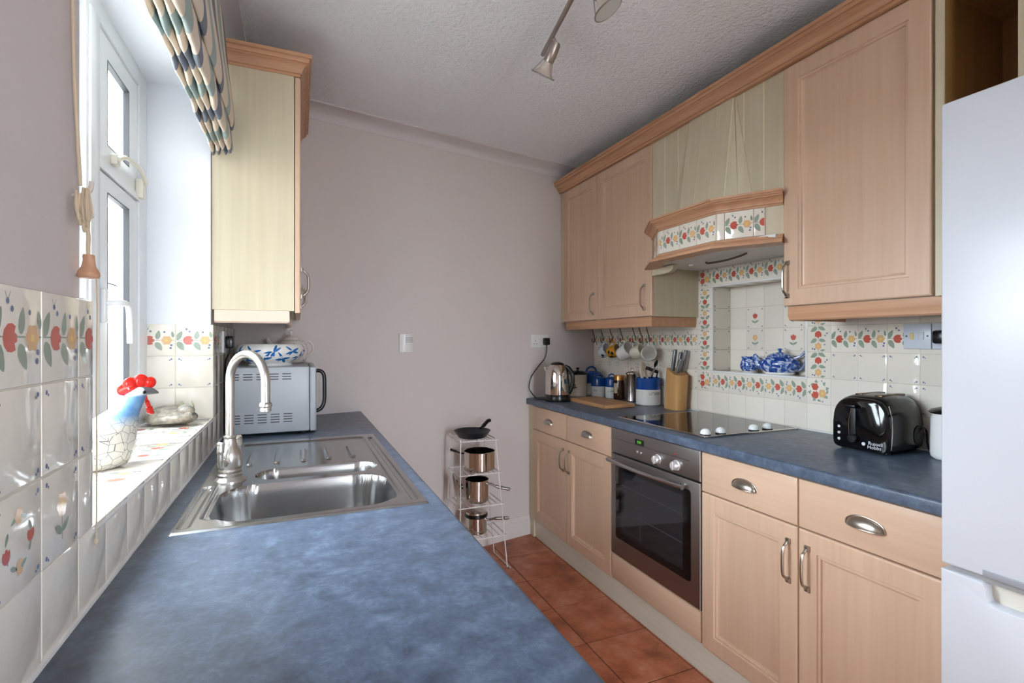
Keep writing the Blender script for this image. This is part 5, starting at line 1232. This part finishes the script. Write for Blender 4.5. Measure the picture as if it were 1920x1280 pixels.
# ------------------------------------------------------------------ hooks and mugs under the wall cabinet
BRASS = mat('dark_brass', lin(92, 74, 52), .35, 1.)
def hook(x, y, lab):
    o = thing('cup_hook', lab, 'hook', (x, y, 1.42), group='cup hooks under the wall cabinet')
    part(MB().tube(spline([(x, y + .034, 1.423), (x, y + .014, 1.36), (x + .010, y + .003, 1.312), (x + .009, y, 1.294), (x - .002, y, 1.2822), (x - .013, y + .001, 1.293), (x - .015, y + .002, 1.309)], 6), .0026, 8), 'wire', BRASS, o)
    part(MB().lathe([(.007, 1.416), (.007, 1.4221)], (x, y + .034, 0), 12), 'collar', BRASS, o)
def mug(c, axis, r, L_, mats, label, hk, deco=None):
    axis = Vector(axis).normalized(); up = Vector((0, 0, 1)); side = (up - axis * up.dot(axis)).normalized()
    c = Vector((c[0] - .002, c[1], 1.2822 + .0066)) - side * (r + .028)
    M3 = Matrix((side.cross(axis) * -1, side, axis)).transposed(); M3 = Matrix((side, axis.cross(side), axis)).transposed()
    o = thing('mug', label, 'mug', c)
    T_ = Matrix.Translation(c) @ M3.to_4x4()
    part(MB().lathe([(r * .80, -L_ / 2), (r * .92, -L_ / 2 + .004), (r, -L_ / 2 + .018), (r, L_ / 2 - .002), (r - .0015, L_ / 2), (r - .0035, L_ / 2 - .002)], n=32, M=T_), 'body', mats[0], o, ang=.9)
    part(MB().lathe([(r - .0035, L_ / 2 - .002), (r - .004, -L_ / 2 + .012), (r * .7, -L_ / 2 + .006), (.0001, -L_ / 2 + .006)], n=32, M=T_), 'inside', mats[1], o, ang=.9)
    hp = [T_ @ Vector(p) for p in ((r - .003, 0, L_ * .28), (r + .020, 0, L_ * .26), (r + .028, 0, 0), (r + .018, 0, -L_ * .26), (r - .003, 0, -L_ * .30))]
    part(MB().tube(spline(hp), .0045, 10), 'handle', mats[0], o)
    if deco: 
        dm = MB()
        for (a, z, ra, rz) in deco: dm.add([T_ @ Vector(((r + .0006) * math.cos(a + ra * math.cos(t)), (r + .0006) * math.sin(a + ra * math.cos(t)), z + rz * math.sin(t))) for t in [2 * PI * i / 14 for i in range(14)]], [tuple(range(14))])
        part(dm, 'print', BLACKM, o)
IVORY = mat('ivory_glaze', lin(228, 222, 206), .12); BLUEP = speckle('blue_sprig_china', lin(214, 218, 226), lin(90, 104, 140), 60, .22); AMBER = mat('amber_glaze', lin(214, 150, 50), .15); TAUPE = mat('taupe_glaze', lin(176, 166, 156), .2)
HX = 1.935
for y, lab in ((3.07, 'empty dark brass cup hook nearest the back wall'), (2.96, 'dark brass cup hook holding the blue sprigged mug'), (2.85, 'dark brass cup hook holding the amber mug'), (2.725, 'dark brass cup hook holding the large white mug'),
               (2.60, 'dark brass cup hook holding the ivory mug'), (2.535, 'empty dark brass cup hook between two pale mugs'), (2.465, 'dark brass cup hook holding the cream lined white mug')): hook(HX - (.008 if 'large' in lab else 0), y, lab)
mug((HX, 2.96), (.05, -.93, .36), .040, .080, (BLUEP, TAUPE), 'white mug with faint blue sprigs hanging nearest the corner', 0, [(2.5, 0, .3, .012), (2.9, -.02, .25, .01), (-2.6, .01, .2, .012)])
mug((HX, 2.85), (.25, -.90, .30), .040, .078, (AMBER, TAUPE), 'amber mug with a dark animal print on a hook', 0, [(2.3, -.01, .45, .014), (2.0, .012, .3, .010), (2.9, .0, .4, .012), (1.6, -.01, .25, .010), (-2.8, -.01, .3, .012)])
mug((HX - .008, 2.725), (.10, -.86, .45), .045, .092, (WHITEG, WHITEG), 'large plain white mug with a small grey emblem', 0, [(-2.7, -.018, .18, .010), (-2.2, -.016, .16, .011)])
mug((HX + .004, 2.60), (.20, -.90, .34), .040, .080, (IVORY, IVORY), 'ivory mug hanging behind the open white mug', 0)
mug((HX, 2.465), (-.50, -.86, .10), .044, .080, (WHITEG, IVORY), 'white mug with its cream inside turned to the room', 0)

# ------------------------------------------------------------------ saucepan stand and pans
WIRE = mat('white_coated_wire', lin(226, 222, 218), .35)
rk = thing('saucepan_stand', 'four tier white wire saucepan stand against the back wall', 'pan stand', (.95, 2.77, 0))
rx = lambda z: 1.100 - .070 * z / .735
YF, YB = 2.662, 2.872
for nm, pts in (('leg', [(.820, YF, .003), (.822, YF, .748)]), ('leg', [(.800, YB, .003), (.822, YB, .748)]), ('leg', [(rx(0), YF, .003), (rx(.748), YF, .748)]), ('leg', [(rx(0), YB, .003), (rx(.748), YB, .748)])):
    part(MB().tube(pts, .0036, 8), nm, WIRE, rk)
part(MB().tube([(.820, YF, .004), (.800, YB, .004)], .003, 8), 'foot_bar', WIRE, rk); part(MB().tube([(rx(0) + .012, YF - .02, .004), (rx(0), YB, .004)], .003, 8), 'foot_bar', WIRE, rk)
part(MB().tube([(.822, YF, .748), (.822, YB, .748)], .003, 8), 'top_rail', WIRE, rk)
for z in (.735, .548, .368, .188):
    x0, x1 = .818 - .012 * (1 - z / .735), rx(z) + .010
    t = part(MB().tube([(x0, YF - .004, z), (x1, YF - .004, z), (x1, YB, z), (x0, YB, z)], .0036, 8, closed=True), 'shelf_frame', WIRE, rk)
    n_ = 7
    for i in range(1, n_ + 1): part(MB().tube([(x0 + (x1 - x0) * i / (n_ + 1), YF - .004, z), (x0 + (x1 - x0) * i / (n_ + 1), YB, z)], .0027, 6), 'shelf_wire', WIRE, t)
NONSTICK = mat('nonstick_black', lin(30, 33, 38), .35)
fp = thing('frying_pan', 'black non-stick frying pan on the top tier of the stand', 'pan', (.925, 2.765, .7382))
part(MB().lathe([(.070, 0), (.080, .004), (.104, .038), (.106, .040), (.104, .041), (.078, .007), (.0001, .005)], n=40), 'pan', NONSTICK, fp, local=True, ang=.7)
part(MB().tube(spline([(.090, .036, .034), (.125, .050, .046), (.170, .066, .066), (.195, .074, .068)]), [.010] * 8 + [.012] * 16 + [.008], 12), 'handle', BLACK, fp, local=True)
fp.rotation_euler = (0, 0, .35)
def saucepan(label, c, r, h_, ha, mh, lid=None, L_=.13, tilt=.01):
    o = thing('saucepan', label, 'pan', c, rotz=ha)
    part(MB().lathe([(r * .93, 0), (r, .006), (r, h_ - .003), (r + .003, h_), (r + .001, h_ + .001), (r - .002, h_ - .002), (r - .003, .008), (.0001, .006)], n=44), 'pot', STEELP, o, local=True, ang=.6)
    part(MB().tube(spline([(r - .002, 0, h_ * .80), (r + .02, 0, h_ * .80), (r + .05, 0, h_ * .80 + tilt), (r + L_, 0, h_ * .80 + tilt * 2)]), [.006] * 8 + [.007] * 8 + [.010] * 8 + [.008], 12, sy=.7), 'handle', mh, o, local=True)
    return o
saucepan('large open steel saucepan with black handle on the second tier', (.968, 2.765, .5512), .090, .108, 2.55, BLACK, L_=.085)
saucepan('tall steel saucepan on the third tier of the stand', (.952, 2.765, .3712), .068, .125, -.62, STEEL, tilt=-.012)
saucepan('small steel saucepan on the lowest tier of the stand', (.948, 2.765, .1912), .062, .092, -.55, STEEL, tilt=.008)
ld3 = thing('pan_lid', 'steel lid with black rim on the small saucepan', 'lid', (.948, 2.765, .2842))
part(MB().lathe([(.064, -.001), (.067, .002), (.066, .016), (.062, .018), (.0001, .018)], n=40), 'rim', BLACK, ld3, local=True)
part(MB().lathe([(.062, .017), (.058, .026), (.030, .032), (.0001, .033)], n=40), 'dome', STEELP, ld3, local=True, ang=.9)
ll = thing('pan_lid', 'round glass and steel pan lid leaning at the side of the stand', 'lid', (.838, 2.775, .3712))
M = Matrix.Translation((.834, 2.775, .455)) @ axisM((.97, -.1, .16))
part(MB().lathe([(.082, -.004), (.084, 0), (.082, .004)], n=44, M=M), 'rim', STEELP, ll)
part(MB().lathe([(.080, .001), (.060, .008), (.030, .013), (.0001, .015)], n=40, M=M), 'dome', mat('grey_lid_glass', lin(150, 146, 142), .12, .4), ll, ang=1.)
part(MB().lathe([(.008, .014), (.008, .024), (.016, .027), (.016, .034), (.0001, .036)], n=20, M=M), 'knob', BLACK, ll)
